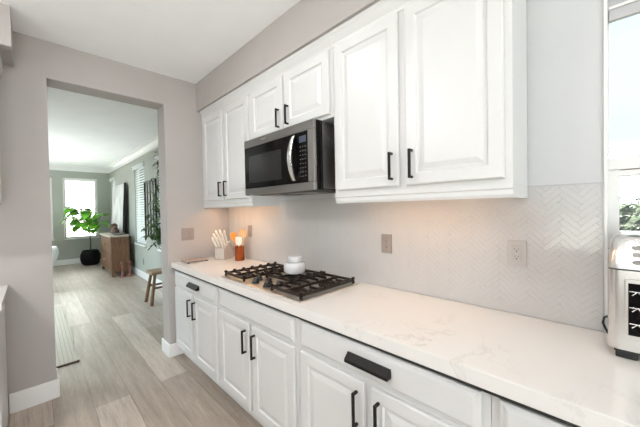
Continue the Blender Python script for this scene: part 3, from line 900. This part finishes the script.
# knife block
kb = thing('knife_block', 'whitewashed knife block with white-handled knives in the counter corner', 'knife block', (-0.180, -0.215, 0.9155))
ang = math.radians(30)
def kbM(): return Matrix.Translation((-0.180, -0.215, 0.9155)) @ Matrix.Rotation(ang, 4, 'Z')
bm = bmesh.new()
prism(bm, [(-0.070, 0.0), (0.085, 0.0), (0.105, 0.03), (0.035, 0.180), (-0.080, 0.112), (-0.080, 0.02)], 'y', -0.052, 0.052)
es = [e for e in bm.edges]
bmesh.ops.bevel(bm, geom=es, offset=0.004, segments=2, affect='EDGES')
bm.transform(kbM())
obj('block', bm, 'blockgrey', kb)
dirv = Vector((-0.50, 0, 0.866)).normalized()
k = 0
for row, (px, pz) in enumerate(((0.012, 0.1645), (-0.028, 0.1415), (-0.062, 0.1215))):
    for c in range(3):
        yy = -0.033 + c * 0.033
        L = 0.140 - 0.012 * row + 0.008 * ((c + row) % 2)
        bm = bmesh.new()
        p0 = Vector((px, yy, pz)) + dirv * 0.0075
        fan = Vector((0, (c - 1) * 0.12, 0))
        d = (dirv + fan).normalized()
        q = [p0 + d * (L * s) for s in (0, 0.12, 0.35, 0.6, 0.85, 1.0)]
        rad = [0.0085, 0.0098, 0.011, 0.010, 0.012, 0.008]
        rings = []
        for p, r in zip(q, rad):
            sx = d.cross(Vector((0, 1, 0))).normalized(); sy = d.cross(sx)
            rings.append([bm.verts.new(p + sx * r * math.cos(2 * PI * i / 10) * 1.25 + sy * r * .75 * math.sin(2 * PI * i / 10)) for i in range(10)])
        for a, b in zip(rings, rings[1:]):
            for i in range(10): bm.faces.new((a[i], a[(i + 1) % 10], b[(i + 1) % 10], b[i]))
        bm.faces.new(rings[0]); bm.faces.new(rings[-1])
        bm.transform(kbM())
        kn = tag(obj('knife', bm, 'knifewhite', None, True),
                 ('white knife handle in the %s row of the knife block, %s of the three' % (('top', 'middle', 'bottom')[row], ('right', 'middle', 'left')[c])), 'knife', 'knives in the block')
        for s in (0.30, 0.70):
            bm = bmesh.new()
            p = p0 + d * (L * s)
            sy = d.cross(d.cross(Vector((0, 1, 0))).normalized())
            tube(bm, [p - sy * 0.0085, p + sy * 0.0085], 0.0022, 8)
            bm.transform(kbM())
            obj('rivet', bm, 'pewter', kn, True)

# utensil crock with utensils
ux, uy, uz = -0.118, -0.425, 0.9155
cr = thing('utensil_crock', 'amber copper utensil crock beside the knife block', 'crock', (ux, uy, uz))
bm = bmesh.new()
lathe(bm, [(0, 0), (0.044, 0), (0.046, 0.004), (0.046, 0.140), (0.044, 0.142), (0.042, 0.140), (0.042, 0.008), (0, 0.008)], (ux, uy, uz), 32)
obj('body', bm, 'copper', cr, True)
def utensil(label, m, head, dx, dy, H, name='spatula'):
    tp = Vector((ux + dx, uy + dy, uz + H)); b0 = Vector((ux + dx * .3, uy + dy * .3, uz + 0.012))
    t = thing(name, label, 'utensil', tuple(b0), 'utensils in the copper crock')
    d = (tp - b0).normalized()
    bm = bmesh.new(); tube(bm, [b0, b0 + (tp - b0) * 0.55, tp], 0.005, 8, 0.006)
    obj('shaft', bm, m, t, True)
    # flattened head turned towards the room
    side = d.cross(Vector((0.75, 0.65, 0))).normalized()
    nrm = d.cross(side).normalized()
    bm = bmesh.new()
    pr = {'spoon': [(0.0, .006), (.012, .016), (.032, .026), (.055, .027), (.075, .016), (.082, .004)],
          'spatula': [(0.0, .006), (.012, .024), (.03, .030), (.06, .031), (.080, .030), (.086, .022)],
          'fork': [(0.0, .006), (.02, .018), (.045, .023), (.068, .021), (.084, .014)]}[head]
    fr, bk = [], []
    for s, w in pr:
        c = tp + d * (s - 0.01)
        fr.append([bm.verts.new(c + side * w * u + nrm * 0.003 * (1 if head != 'spoon' else (1 - 2.5 * (1 - u * u)))) for u in (-1, -.5, 0, .5, 1)])
        bk.append([bm.verts.new(c + side * w * u - nrm * 0.003 + (nrm * (-0.0075 * (1 - u * u)) if head == 'spoon' else Vector())) for u in (-1, -.5, 0, .5, 1)])
    n = len(pr)
    for i in range(n - 1):
        for j in range(4):
            bm.faces.new((fr[i][j], fr[i][j + 1], fr[i + 1][j + 1], fr[i + 1][j]))
            bm.faces.new((bk[i][j], bk[i + 1][j], bk[i + 1][j + 1], bk[i][j + 1]))
        for j in (0, 4):
            bm.faces.new((fr[i][j], fr[i + 1][j], bk[i + 1][j], bk[i][j]))
    for i in (0, n - 1):
        for j in range(4): bm.faces.new((fr[i][j], fr[i][j + 1], bk[i][j + 1], bk[i][j]))
    obj('head', bm, m, t, True)
utensil('orange silicone spatula leaning left in the copper crock', 'orange', 'spatula', -0.036, 0.028, 0.200)
utensil('pale wooden spoon at the back of the copper crock', 'beech', 'spoon', 0.030, 0.020, 0.235, 'wooden_spoon')
utensil('light beech slotted turner leaning right in the copper crock', 'beech', 'fork', 0.031, -0.033, 0.225, 'turner')
utensil('off-white rubber scraper at the front of the copper crock', 'knifewhite', 'spatula', -0.020, -0.022, 0.160, 'scraper')

# speckled tray
tr = thing('stone_tray', 'small flat speckled taupe tray on black feet near the counter end', 'tray', (-0.44, -0.10, 0.9155))
bm = bmesh.new(); box(bm, -0.535, -0.335, -0.205, -0.030, 0.9225, 0.9325, 0.003, 2)
obj('slab', bm, 'traymat', tr)
for x in (-0.522, -0.348):
    for y in (-0.19, -0.045):
        bm = bmesh.new(); lathe(bm, [(0, 0), (0.009, 0), (0.009, 0.0068), (0, 0.0068)], (x, y, 0.9155), 12)
        obj('foot', bm, 'black', tr)

# =================================================================== SWITCHES AND OUTLETS
sw = thing('light_switch', 'double rocker light switch on the wall left of the counter corner', 'switch', (-0.452, -0.001, 1.178))
obj('plate', B(-0.512, -0.392, -0.0065, -0.0006, 1.118, 1.240, 0.002, 2), 'plate', sw)
for x in (-0.477, -0.430):
    bm = bmesh.new(); box(bm, x - .0165, x + .0165, -0.0095, -0.0066, 1.146, 1.212, 0.001, 1)
    obj('rocker', bm, 'plate', sw)
def outlet(y, z, m, label, cat='outlet', sockets=True):
    t = thing('wall_outlet', label, cat, (-0.007, y, z), 'backsplash wall plates')
    obj('plate', B(-0.0130, -0.0072, y - .036, y + .036, z - .058, z + .058, 0.002, 2), m, t)
    f = obj('receptacle', B(-0.0150, -0.0131, y - .017, y + .017, z - .034, z + .034, 0.001, 1), m, t)
    if sockets:
        for s in (-1, 1):
            bm = bmesh.new(); zc = z + s * 0.017
            box(bm, -0.0155, -0.0149, y + .0055, y + .0075, zc - .001, zc + .007)
            box(bm, -0.0155, -0.0149, y - .0075, y - .0055, zc - .001, zc + .006)
            box(bm, -0.0155, -0.0149, y - .0025, y + .0025, zc - .010, zc - .005)
            obj('socket_slots', bm, 'dark', f)
    return t
outlet(-0.445, 1.198, 'plate', 'taupe wall plate with a rocker on the backsplash above the utensil crock', 'switch', False)
outlet(-2.022, 1.186, 'plate', 'taupe electrical outlet on the backsplash right of the cooktop')
outlet(-2.696, 1.192, 'plate_grey', 'pale grey electrical outlet on the backsplash nearest the toaster oven')

# =================================================================== TOASTER OVEN
TXF, TXB = -0.240, -0.014
TYL, TYR = -2.985, -3.400
to = thing('toaster_oven', 'stainless toaster oven at the right end of the counter below the window', 'toaster oven', (-0.12, -3.19, 0.9155))
def rrect(x0, x1, y0, y1, r, n=6):
    out = []
    for cx, cy, a0 in ((x1 - r, y1 - r, 0), (x0 + r, y1 - r, 90), (x0 + r, y0 + r, 180), (x1 - r, y0 + r, 270)):
        for i in range(n + 1):
            a = math.radians(a0 + 90 * i / n); out.append((cx + r * math.cos(a), cy + r * math.sin(a)))
    return out
def loft(bm, secs):
    rs = [[bm.verts.new((x, y, z)) for x, y in poly] for poly, z in secs]
    for a, b in zip(rs, rs[1:]):
        for i in range(len(a)): bm.faces.new((a[i], a[(i + 1) % len(a)], b[(i + 1) % len(a)], b[i]))
    bm.faces.new(rs[0]); bm.faces.new(rs[-1])
bm = bmesh.new()
loft(bm, [(rrect(TXF, TXB, TYR, TYL, 0.026), 0.945), (rrect(TXF, TXB, TYR, TYL, 0.026), 0.960), (rrect(TXF, TXB, TYR, TYL, 0.026), 1.197)])
obj('body', bm, 'chrome', to, True)
obj('seam', B(TXF + .004, TXB - .004, TYR + .012, TYL - .012, 1.1972, 1.2018), 'dark', to)
bm = bmesh.new()
loft(bm, [(rrect(TXF - .002, TXB, TYR, TYL, 0.026), 1.202), (rrect(TXF, TXB, TYR, TYL - .001, 0.028), 1.225), (rrect(TXF + .026, TXB, TYR + .008, TYL - .010, 0.034), 1.292),
          (rrect(TXF + .040, TXB - .006, TYR + .02, TYL - .022, 0.034), 1.305), (rrect(TXF + .060, TXB - .02, TYR + .04, TYL - .042, 0.034), 1.308)])
hd = obj('control_head', bm, 'chrome', to, True)
for zz in (1.268, 1.246, 1.224):
    for yy in (-3.050, -3.095):
        bm = bmesh.new()
        Mx = Matrix.Translation((TXF + .012 + (zz - 1.225) * .38 - .010, yy, zz)) @ Matrix.Rotation(math.radians(-70), 4, 'Y')
        lathe(bm, [(0, 0), (0.0085, 0), (0.0095, 0.002), (0.0085, 0.005), (0.005, 0.006), (0, 0.006)], (0, 0, 0), 20)
        bmesh.ops.scale(bm, vec=(0.75, 1.25, 1), verts=bm.verts[:])
        bm.transform(Mx)
        obj('button', bm, 'steel', hd, True)
# door with window and racks
bm = bmesh.new()
DY0, DY1 = -3.022, -3.375
box(bm, TXF - .007, TXF - .0003, DY1, DY0, 0.985, 1.172, 0.002, 1)
dr = obj('door', bm, 'chrome', to)
obj('door_glass', B(TXF - .0085, TXF - .0071, DY1 + .012, DY0 - .008, 0.998, 1.160), 'glass_black', dr)
bm = bmesh.new()
for zz in (1.035, 1.085, 1.135):
    tube(bm, [(TXF - .0090, DY1 + .014, zz), (TXF - .0090, DY0 - .010, zz)], 0.0016, 6)
    for i in range(10):
        y = DY0 - .016 - i * 0.030
        tube(bm, [(TXF - .0090, y, zz - .012), (TXF - .0090, y - .012, zz), (TXF - .0090, y - .024, zz - .014)], 0.0014, 6)
obj('rack_wires', bm, 'chrome', dr, True)
bm = bmesh.new(); tube(bm, [(TXF - .0085, -3.11, 1.165), (TXF - .04, -3.11, 1.165), (TXF - .04, -3.29, 1.165), (TXF - .0085, -3.29, 1.165)], 0.008, 10)
obj('door_handle', bm, 'chrome', dr, True)
obj('base_band', B(TXF + .002, TXB - .004, TYR + .014, TYL - .014, 0.9385, 0.9448), 'dark', to)
for x in (TXF + .03, TXB - .03):
    for y in (TYL - .042, TYR + .042):
        bm = bmesh.new(); box(bm, x - .022, x + .022, y - .025, y + .025, 0.9158, 0.9382, 0.005, 2)
        obj('foot', bm, 'knob', to)
# power cord behind the oven
bm = bmesh.new()
tube(bm, [(-0.016, -2.990, 0.985), (-0.020, -2.976, 0.975), (-0.022, -2.972, 0.955), (-0.030, -2.980, 0.935), (-0.035, -2.988, 0.9195), (-0.02, -2.995, 0.9195)], 0.0038, 8)
obj('power_cord', bm, 'knob', to, True)

# =================================================================== DINING ROOM
# console
cx0, cx1, cy0, cy1 = -0.375, -0.035, 4.60, 5.95
cs = thing('console_cabinet', 'weathered brown wood console with two drawers against the dining room wall', 'cabinet', (-0.2, 5.2, 0))
bm = bmesh.new(); box(bm, cx0 + .01, cx1, cy0 + .01, cy1 - .01, 0.11, 0.865, 0.004, 1)
obj('body', bm, 'consolewood', cs)
obj('top', B(cx0 - .02, cx1, cy0 - .02, cy1 + .02, 0.8655, 0.905, 0.006, 2), 'consoletop', cs)
for x in (cx0 + .035, cx1 - .035):
    for y in (cy0 + .035, cy1 - .035):
        obj('leg', B(x - .028, x + .028, y - .028, y + .028, 0.0006, 0.1095, 0.004, 1), 'consolewood', cs)
bm = bmesh.new()
for y in (cy0 + .010, cy1 - .060): box(bm, cx0, cx0 + .0095, y, y + .05, 0.11, 0.865)
box(bm, cx0, cx0 + .0095, cy0 + .06, cy1 - .06, 0.11, 0.16)
obj('face_frame', bm, 'consolewood', cs)
for z0, z1 in ((0.175, 0.50), (0.52, 0.845)):
    d = obj('drawer', B(cx0 - .004, cx0 + .0095, cy0 + .07, cy1 - .07, z0, z1, 0.004, 1), 'consolewood', cs)
    bm = bmesh.new(); zz = (z0 + z1) / 2
    lathe(bm, [(0, 0), (0.012, 0), (0.010, 0.012), (0.022, 0.022), (0.024, 0.032), (0.014, 0.040), (0, 0.041)], (0, 0, 0), 16)
    bm.transform(Matrix.Translation((cx0 - .0042, (cy0 + cy1) / 2, zz)) @ Matrix.Rotation(-PI / 2, 4, 'Y'))
    obj('knob', bm, 'beech', d, True)

# framed canvas leaning on the wall
fa = thing('framed_canvas', 'large pale abstract canvas in a black frame leaning on the console', 'painting', (-0.03, 5.55, 0.906))
bm = bmesh.new()
box(bm, -0.045, -0.005, 5.10, 6.45, 0.0, 0.035); box(bm, -0.045, -0.005, 5.10, 6.45, 1.165, 1.20)
box(bm, -0.045, -0.005, 5.10, 5.135, 0.0, 1.20); box(bm, -0.045, -0.005, 6.415, 6.45, 0.0, 1.20)
lean = Matrix.Translation((-0.022, 0, 0.909)) @ Matrix.Rotation(math.radians(3.0), 4, 'Y')
bm.transform(lean)
obj('frame', bm, 'frameblack', fa)
bm = bmesh.new(); box(bm, -0.050, -0.030, 5.12, 6.43, 0.012, 1.19); bm.transform(lean)
obj('canvas', bm, 'canvas', fa)

# driftwood bowl and vase on console
bw = thing('wood_sculpture', 'dark red-brown carved wooden sculpture on the console top', 'sculpture', (-0.20, 5.22, 0.906))
bm = bmesh.new()
for lx, ly, lz, lr, sc in ((-0.20, 5.22, 0.972, 0.085, (1.0, 2.2, 0.75)), (-0.19, 5.36, 1.06, 0.075, (1.0, 1.0, 1.25)), (-0.21, 5.10, 1.03, 0.055, (1.0, 1.2, 0.9))):
    g = bmesh.ops.create_icosphere(bm, subdivisions=3, radius=lr)
    for v in g['verts']:
        w = 1 + 0.10 * math.sin(v.co.x * 60 + v.co.y * 45) + 0.08 * math.cos(v.co.z * 70 + ly * 3)
        v.co = Vector((v.co.x * sc[0] * w + lx, v.co.y * sc[1] * w + ly, max(0.9062, v.co.z * sc[2] * w + lz)))
obj('body', bm, 'darkwood', bw, True)
ds = thing('pewter_dish', 'low grey pewter dish at the near end of the console top', 'dish', (-0.20, 4.80, 0.906))
bm = bmesh.new()
lathe(bm, [(0, 0), (0.07, 0), (0.10, 0.012), (0.125, 0.032), (0.12, 0.034), (0.09, 0.018), (0, 0.010)], (-0.20, 4.80, 0.906), 24)
obj('body', bm, 'pewter', ds, True)

# candlesticks on the floor by the console
def candlestick(x, y, h, label):
    t = thing('candlestick', label, 'candlestick', (x, y, 0.0), 'candlesticks beside the console')
    bm = bmesh.new()
    lathe(bm, [(0, 0.0006), (0.062, 0.0006), (0.064, 0.014), (0.040, 0.024), (0.026, 0.034), (0.022, 0.06), (0.020, h * .5), (0.022, h - .05), (0.034, h - .03), (0.036, h), (0.02, h), (0, h - .01)], (x, y, 0), 20)
    obj('column', bm, 'rosewood', t, True)
candlestick(-0.205, 4.46, 0.335, 'rose-coloured candlestick on the floor, left of the pair by the console')
candlestick(-0.065, 4.49, 0.335, 'rose-coloured candlestick on the floor, right of the pair by the console')

# fiddle leaf plant
def leaf(bm, base, direction, L, W, droop=0.25, cup=0.12, nseg=6):
    d = Vector(direction).normalized()
    side = d.cross(Vector((0, 0, 1)))
    if side.length < 1e-3: side = Vector((1, 0, 0))
    side.normalize()
    nrm = side.cross(d).normalized()
    prev = None
    for i in range(nseg + 1):
        s = i / nseg
        w = W * (math.sin(PI * min(1, s ** 0.8)) ** 0.75) if 0 < i < nseg else 0.0
        c = Vector(base) + d * (L * s) - Vector((0, 0, 1)) * droop * L * s * s
        row = [c] if w == 0 else [c - side * w + nrm * cup * w, c, c + side * w + nrm * cup * w]
        row = [bm.verts.new(p) for p in row]
        if prev:
            if len(prev) == 1 and len(row) == 3:
                bm.faces.new((prev[0], row[1], row[0])); bm.faces.new((prev[0], row[2], row[1]))
            elif len(prev) == 3 and len(row) == 3:
                bm.faces.new((prev[0], prev[1], row[1], row[0])); bm.faces.new((prev[1], prev[2], row[2], row[1]))
            elif len(prev) == 3:
                bm.faces.new((prev[0], prev[1], row[0])); bm.faces.new((prev[1], prev[2], row[0]))
        prev = row

px, py = -0.47, 6.95
pp = thing('potted_fig_tree', 'potted fig tree with large bright green leaves by the far dining window', 'plant', (px, py, 0))
bm = bmesh.new()
lathe(bm, [(0, 0.0006), (0.15, 0.0006), (0.19, 0.05), (0.225, 0.16), (0.22, 0.28), (0.18, 0.385), (0.165, 0.40), (0.15, 0.40), (0.15, 0.35), (0, 0.34)], (px, py, 0), 32)
pot = obj('pot', bm, 'blackpot', pp, True)
bm = bmesh.new(); lathe(bm, [(0, 0.355), (0.152, 0.352)], (px, py, 0), 24)
obj('soil', bm, 'soil', pot)
bm = bmesh.new()
tube(bm, [(px, py, 0.34), (px + .01, py, 0.6), (px + .0, py, 0.85), (px - .02, py, 1.15), (px, py, 1.45)], 0.016, 8, 0.009)
br = [((px, py, 0.85), (px - .16, py - .05, 1.05), (px - .34, py - .06, 1.25)), ((px, py, 0.95), (px - .14, py + .02, 1.25), (px - .30, py + .03, 1.55)), ((px - .01, py, 0.95), (px + .16, py - .1, 1.10), (px + .26, py - .1, 1.38)), ((px - .01, py, 1.0), (px - .1, py + .05, 1.2), (px - .14, py + .05, 1.5))]
for b in br: tube(bm, b, 0.010, 7, 0.006)
obj('trunk', bm, 'stem', pp, True)
rl = random.Random(23)
bm = bmesh.new()
anch = []
for b in br:
    for t_ in (0.35, 0.6, 0.8, 0.95, 1.0):
        p = Vector(b[0]).lerp(Vector(b[1]), t_ * 2) if t_ < .5 else Vector(b[1]).lerp(Vector(b[2]), t_ * 2 - 1)
        anch += [p] * 4
for z in (0.95, 1.1, 1.25, 1.4, 1.45): anch += [Vector((px, py, z))] * 3
for p in anch:
    a = rl.uniform(0, 2 * PI)
    dd_ = Vector((math.cos(a), math.sin(a) * .8, rl.uniform(-.35, .55)))
    leaf(bm, p + dd_ * 0.02, dd_, rl.uniform(.20, .31), rl.uniform(.08, .125), rl.uniform(.2, .7))
obj('foliage', bm, 'leaf', pp, True)

# stool with a vase of olive branches
sx, sy = -0.145, 1.98
st = thing('wooden_stool', 'small rustic wooden stool with splayed legs by the dining wall', 'stool', (sx, sy, 0))
bm = bmesh.new(); box(bm, sx - .175, sx + .175, sy - .16, sy + .16, 0.455, 0.50, 0.012, 2)
obj('seat', bm, 'stooltop', st)
for ax, ay in ((-1, -1), (-1, 1), (1, -1), (1, 1)):
    bm = bmesh.new()
    tube(bm, [(sx + ax * .185, sy + ay * .15, 0.0006), (sx + ax * .115, sy + ay * .10, 0.4548)], 0.024, 10, 0.021)
    obj('leg', bm, 'stoolwood', st, True)
for ay in (-1, 1):
    bm = bmesh.new(); box(bm, sx - .135, sx + .135, sy + ay * .122 - .011, sy + ay * .122 + .011, 0.235, 0.265, 0.003, 1)
    obj('stretcher', bm, 'stoolwood', st)
vx, vy = -0.045, 1.93
vs_t = thing('olive_plant', 'tall olive branches in a pale vase on the wooden stool', 'plant', (vx, vy, 0.5005))
bm = bmesh.new()
lathe(bm, [(0, 0), (0.06, 0), (0.075, 0.05), (0.078, 0.12), (0.055, 0.20), (0.045, 0.23), (0.05, 0.25), (0.044, 0.25), (0.04, 0.22), (0, 0.2)], (vx, vy, 0.5005), 28)
obj('vase', bm, 'ceramic', vs_t, True)
ro = random.Random(5)
bs = bmesh.new(); bl = bmesh.new()
targets = [(-.20, 2.05, 1.95), (-.10, 2.2, 2.25), (-.26, 2.02, 1.62), (-.30, 1.98, 1.25), (-.16, 2.35, 1.75), (-.24, 2.25, 1.38), (-.34, 2.0, 1.05), (-.12, 2.1, 2.4), (-.22, 2.15, .98), (-.30, 2.3, 1.15), (-.18, 2.0, 1.45), (-.25,2.1,.85), (-.17,2.05,1.15), (-.16, 2.2, 1.0)]
for tx, ty, tz in targets:
    p0 = Vector((vx, vy, 0.72)); p2 = Vector((tx, ty, tz))
    p1 = Vector((vx - .01, vy + .04, max(tz * .75, 1.0) + .12))
    pts = []
    for i in range(9):
        s = i / 8; pts.append(p0 * (1 - s) ** 2 + p1 * 2 * s * (1 - s) + p2 * s * s)
    tube(bs, pts, 0.0045, 5, 0.002)
    for i in range(3, 9):
        for k in range(9):
            a = ro.uniform(0, 2 * PI)
            dv = Vector((math.cos(a), math.sin(a), ro.uniform(-.6, .6)))
            q = pts[i].lerp(pts[max(0, i - 1)], ro.random())
            if q.x > XD - .11 : continue
            if q.x + dv.x * .1 > XD - .06: continue
            leaf(bl, q, dv, ro.uniform(.08, .13), ro.uniform(.011, .017), .35, .1, 4)
obj('stem', bs, 'stem', vs_t, True)
obj('foliage', bl, 'leafdark', vs_t, True)

# dark framed wall grille
wg = thing('wall_grille', 'dark metal framed grid hanging on the dining wall behind the olive branches', 'wall decor', (XD - .02, 3.26, 0.90))
bm = bmesh.new()
ga, gb, g0, g1 = 2.90, 3.66, 0.90, 2.02
xo, xi = XD - .030, XD - .002
for y in (ga, gb - .03): box(bm, xo, xi, y, y + .03, g0, g1)
for z in (g0, g1 - .03): box(bm, xo, xi, ga, gb, z, z + .03)
obj('frame', bm, 'frameblack', wg)
bm = bmesh.new()
for i in range(1, 4):
    y = ga + (gb - ga) * i / 4; box(bm, xo + .006, xi - .004, y - .008, y + .008, g0 + .03, g1 - .03)
for i in range(1, 5):
    z = g0 + (g1 - g0) * i / 5; box(bm, xo + .006, xi - .004, ga + .03, gb - .03, z - .008, z + .008)
obj('grid_bars', bm, 'frameblack', wg)

# dining wall outlet
t = thing('wall_outlet', 'dark wall outlet low on the dining wall above the baseboard', 'outlet', (XD - .004, 3.95, 0.36))
obj('plate', B(XD - .006, XD - .0005, 3.915, 3.985, 0.30, 0.42, 0.002, 1), 'pewter', t)

# white shell chair peeking round the jamb
hx, hy = -1.53, 4.05
ch = thing('shell_chair', 'white moulded shell chair just visible behind the left opening edge', 'chair', (hx, hy, 0))
bm = bmesh.new()
n = 28
rows = []
for r_, z, sx_ in ((0.04, 0.435, 1), (0.16, 0.445, 1), (0.235, 0.50, 1), (0.275, 0.60, 1), (0.295, 0.69, 1), (0.29, 0.77, 1), (0.265, 0.815, 1)):
    row = []
    for i in range(n):
        a = 2 * PI * i / n
        front = max(0, -math.cos(a - 0.0))   # opening of the tub towards -x
        zz = z - (z - 0.46) * 0.75 * front if z > .5 else z
        row.append(bm.verts.new((hx + r_ * math.cos(a), hy + r_ * math.sin(a), zz)))
    rows.append(row)
for a, b in zip(rows, rows[1:]):
    for i in range(n): bm.faces.new((a[i], a[(i + 1) % n], b[(i + 1) % n], b[i]))
bm.faces.new(rows[0])
sh_ = obj('shell', bm, 'shell', ch, True)
md = sh_.modifiers.new('thickness', 'SOLIDIFY'); md.thickness = 0.012; md.offset = -1
for ax in (-1, 1):
    for ay in (-1, 1):
        bm = bmesh.new(); tube(bm, [(hx + ax * .20, hy + ay * .20, 0.0006), (hx + ax * .10, hy + ay * .10, 0.434)], 0.011, 8, 0.014)
        obj('leg', bm, 'beech', ch, True)

# rug
bm = bmesh.new()
ny = 24
def ex(y):
    return -1.272 + 0.012 * math.sin(y * 5.3) + 0.006 * math.sin(y * 11 + 1)
pl = [(ex(0.58 + (2.83 - .58) * i / ny), 0.58 + (2.83 - .58) * i / ny) for i in range(ny + 1)] + [(-2.9, 2.83), (-2.9, 0.58)]
v0 = [bm.verts.new((x, y, 0.0006)) for x, y in pl]; v1 = [bm.verts.new((x, y, 0.012)) for x, y in pl]
bm.faces.new(v0); bm.faces.new(v1)
for i in range(len(pl)): bm.faces.new((v0[i], v0[(i + 1) % len(pl)], v1[(i + 1) % len(pl)], v1[i]))
rg = tag(obj('rug', bm, 'rug'), 'flat beige woven rug with dark edge on the dining room floor', 'rug')
bm = bmesh.new(); box(bm, -2.9, -1.272, 0.553, 0.5795, 0.0006, 0.013, 0.003, 1)
obj('border', bm, 'darkwood', rg)

# =================================================================== OUTSIDE
struct('ground', B(-30, 40, -30, 40, -0.5, -0.16), 'ground')
struct('sun_block_rear', B(-7.0, 1.0, -9.5, -6.66, 2.45, 2.62), 'trim')  # unseen slab added to keep sun out of the rear opening
struct('sun_block_left', B(-7.5, -4.66, -6.65, 8.2, 2.5, 2.66), 'trim')  # unseen slab added to keep sun off the left side
struct('sky_block_right', B(0.1505, 1.0, -6.8, 8.2, 2.62, 2.80), 'trim')  # unseen slab added to cut sky light entering the kitchen window
# hedge beyond the kitchen window
rh = random.Random(2)
hg = thing('hedge', 'dense clipped hedge outside the kitchen window', 'hedge', (3.4, -3.9, -0.16))
bm = bmesh.new()
for i in range(5200):
    y = rh.uniform(-6.0, -2.2); z = rh.uniform(0.1, 1.50 + 0.06 * math.sin(y * 7))
    x = 3.0 + 0.12 * math.sin(z * 9 + y * 4) + rh.uniform(-.08, .10)
    a = rh.uniform(0, 2 * PI)
    leaf(bm, (x, y, z), (math.cos(a), math.sin(a), rh.uniform(-.5, .9)), rh.uniform(.045, .085), rh.uniform(.014, .026), .2, .15, 3)
obj('leaves', bm, 'hedge', hg, True)
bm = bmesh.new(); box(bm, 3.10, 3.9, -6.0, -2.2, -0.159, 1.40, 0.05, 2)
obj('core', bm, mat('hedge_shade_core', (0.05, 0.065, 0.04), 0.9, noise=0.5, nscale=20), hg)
bm = bmesh.new()
for i in range(5):
    yb_ = -3.25 - i * .11
    tube(bm, [(3.2, yb_, 1.2), (3.15, yb_ + .03, 1.5), (3.1, yb_ + .05, 1.62)], 0.006, 5, .003)
    for k in range(7):
        a = rh.uniform(0, 2 * PI); leaf(bm, (3.12, yb_ + .045, 1.47 + .022 * k), (math.cos(a), math.sin(a), .4), .06, .018, .2, .1, 3)
obj('shoots', bm, 'hedge', hg, True)
# neighbours
def house(label, x0, x1, y0, y1, h, roof_h, axis, wins, rm='rooftile'):
    t = thing('house', label, 'house', ((x0 + x1) / 2, (y0 + y1) / 2, -0.16), 'houses outside the windows')
    w = obj('wall', B(x0, x1, y0, y1, -0.1595, h), 'stucco' if y0 > 0 else 'rooftile', t)
    bm = bmesh.new(); o = 0.4
    if axis == 'x':
        ym = (y0 + y1) / 2; prism(bm, [(y0 - o, h), (y1 + o, h), (y1 + o, h + .12), (ym, h + roof_h), (y0 - o, h + .12)], 'x', x0 - o, x1 + o)
    else:
        xm = (x0 + x1) / 2; prism(bm, [(x0 - o, h), (x1 + o, h), (x1 + o, h + .12), (xm, h + roof_h), (x0 - o, h + .12)], 'y', y0 - o, y1 + o)
    bmesh.ops.translate(bm, vec=(0, 0, .001), verts=bm.verts[:])
    obj('roof', bm, rm, t)
    for (wx, wz, ww_, wh) in wins:
        if axis == 'x':
            f = obj('window_frame', B(wx - ww_ / 2 - .07, wx + ww_ / 2 + .07, y0 - .05, y0 - .0005, wz - .07, wz + wh + .07), 'trim', t)
            obj('pane', B(wx - ww_ / 2, wx + ww_ / 2, y0 - .058, y0 - .0505, wz, wz + wh), 'pewter', f)
        else:
            f = obj('window_frame', B(x0 - .05, x0 - .0005, wx - ww_ / 2 - .07, wx + ww_ / 2 + .07, wz - .07, wz + wh + .07), 'trim', t)
            obj('pane', B(x0 - .058, x0 - .0505, wx - ww_ / 2, wx + ww_ / 2, wz, wz + wh), 'pewter', f)
    return t
house('cream two-storey house outside the far dining window', -5.0, 4.0, 13.0, 20.0, 5.4, 2.0, 'x', [(-0.95, 3.2, 0.9, 1.1), (0.5, 3.2, 0.7, 1.1), (-2.6, 3.2, 0.9, 1.1)])
house('house with a pale blue-grey gable roof far beyond the hedge', 20.0, 27.0, -7.4, 1.2, 1.75, 2.45, 'x', [], 'rooftile')
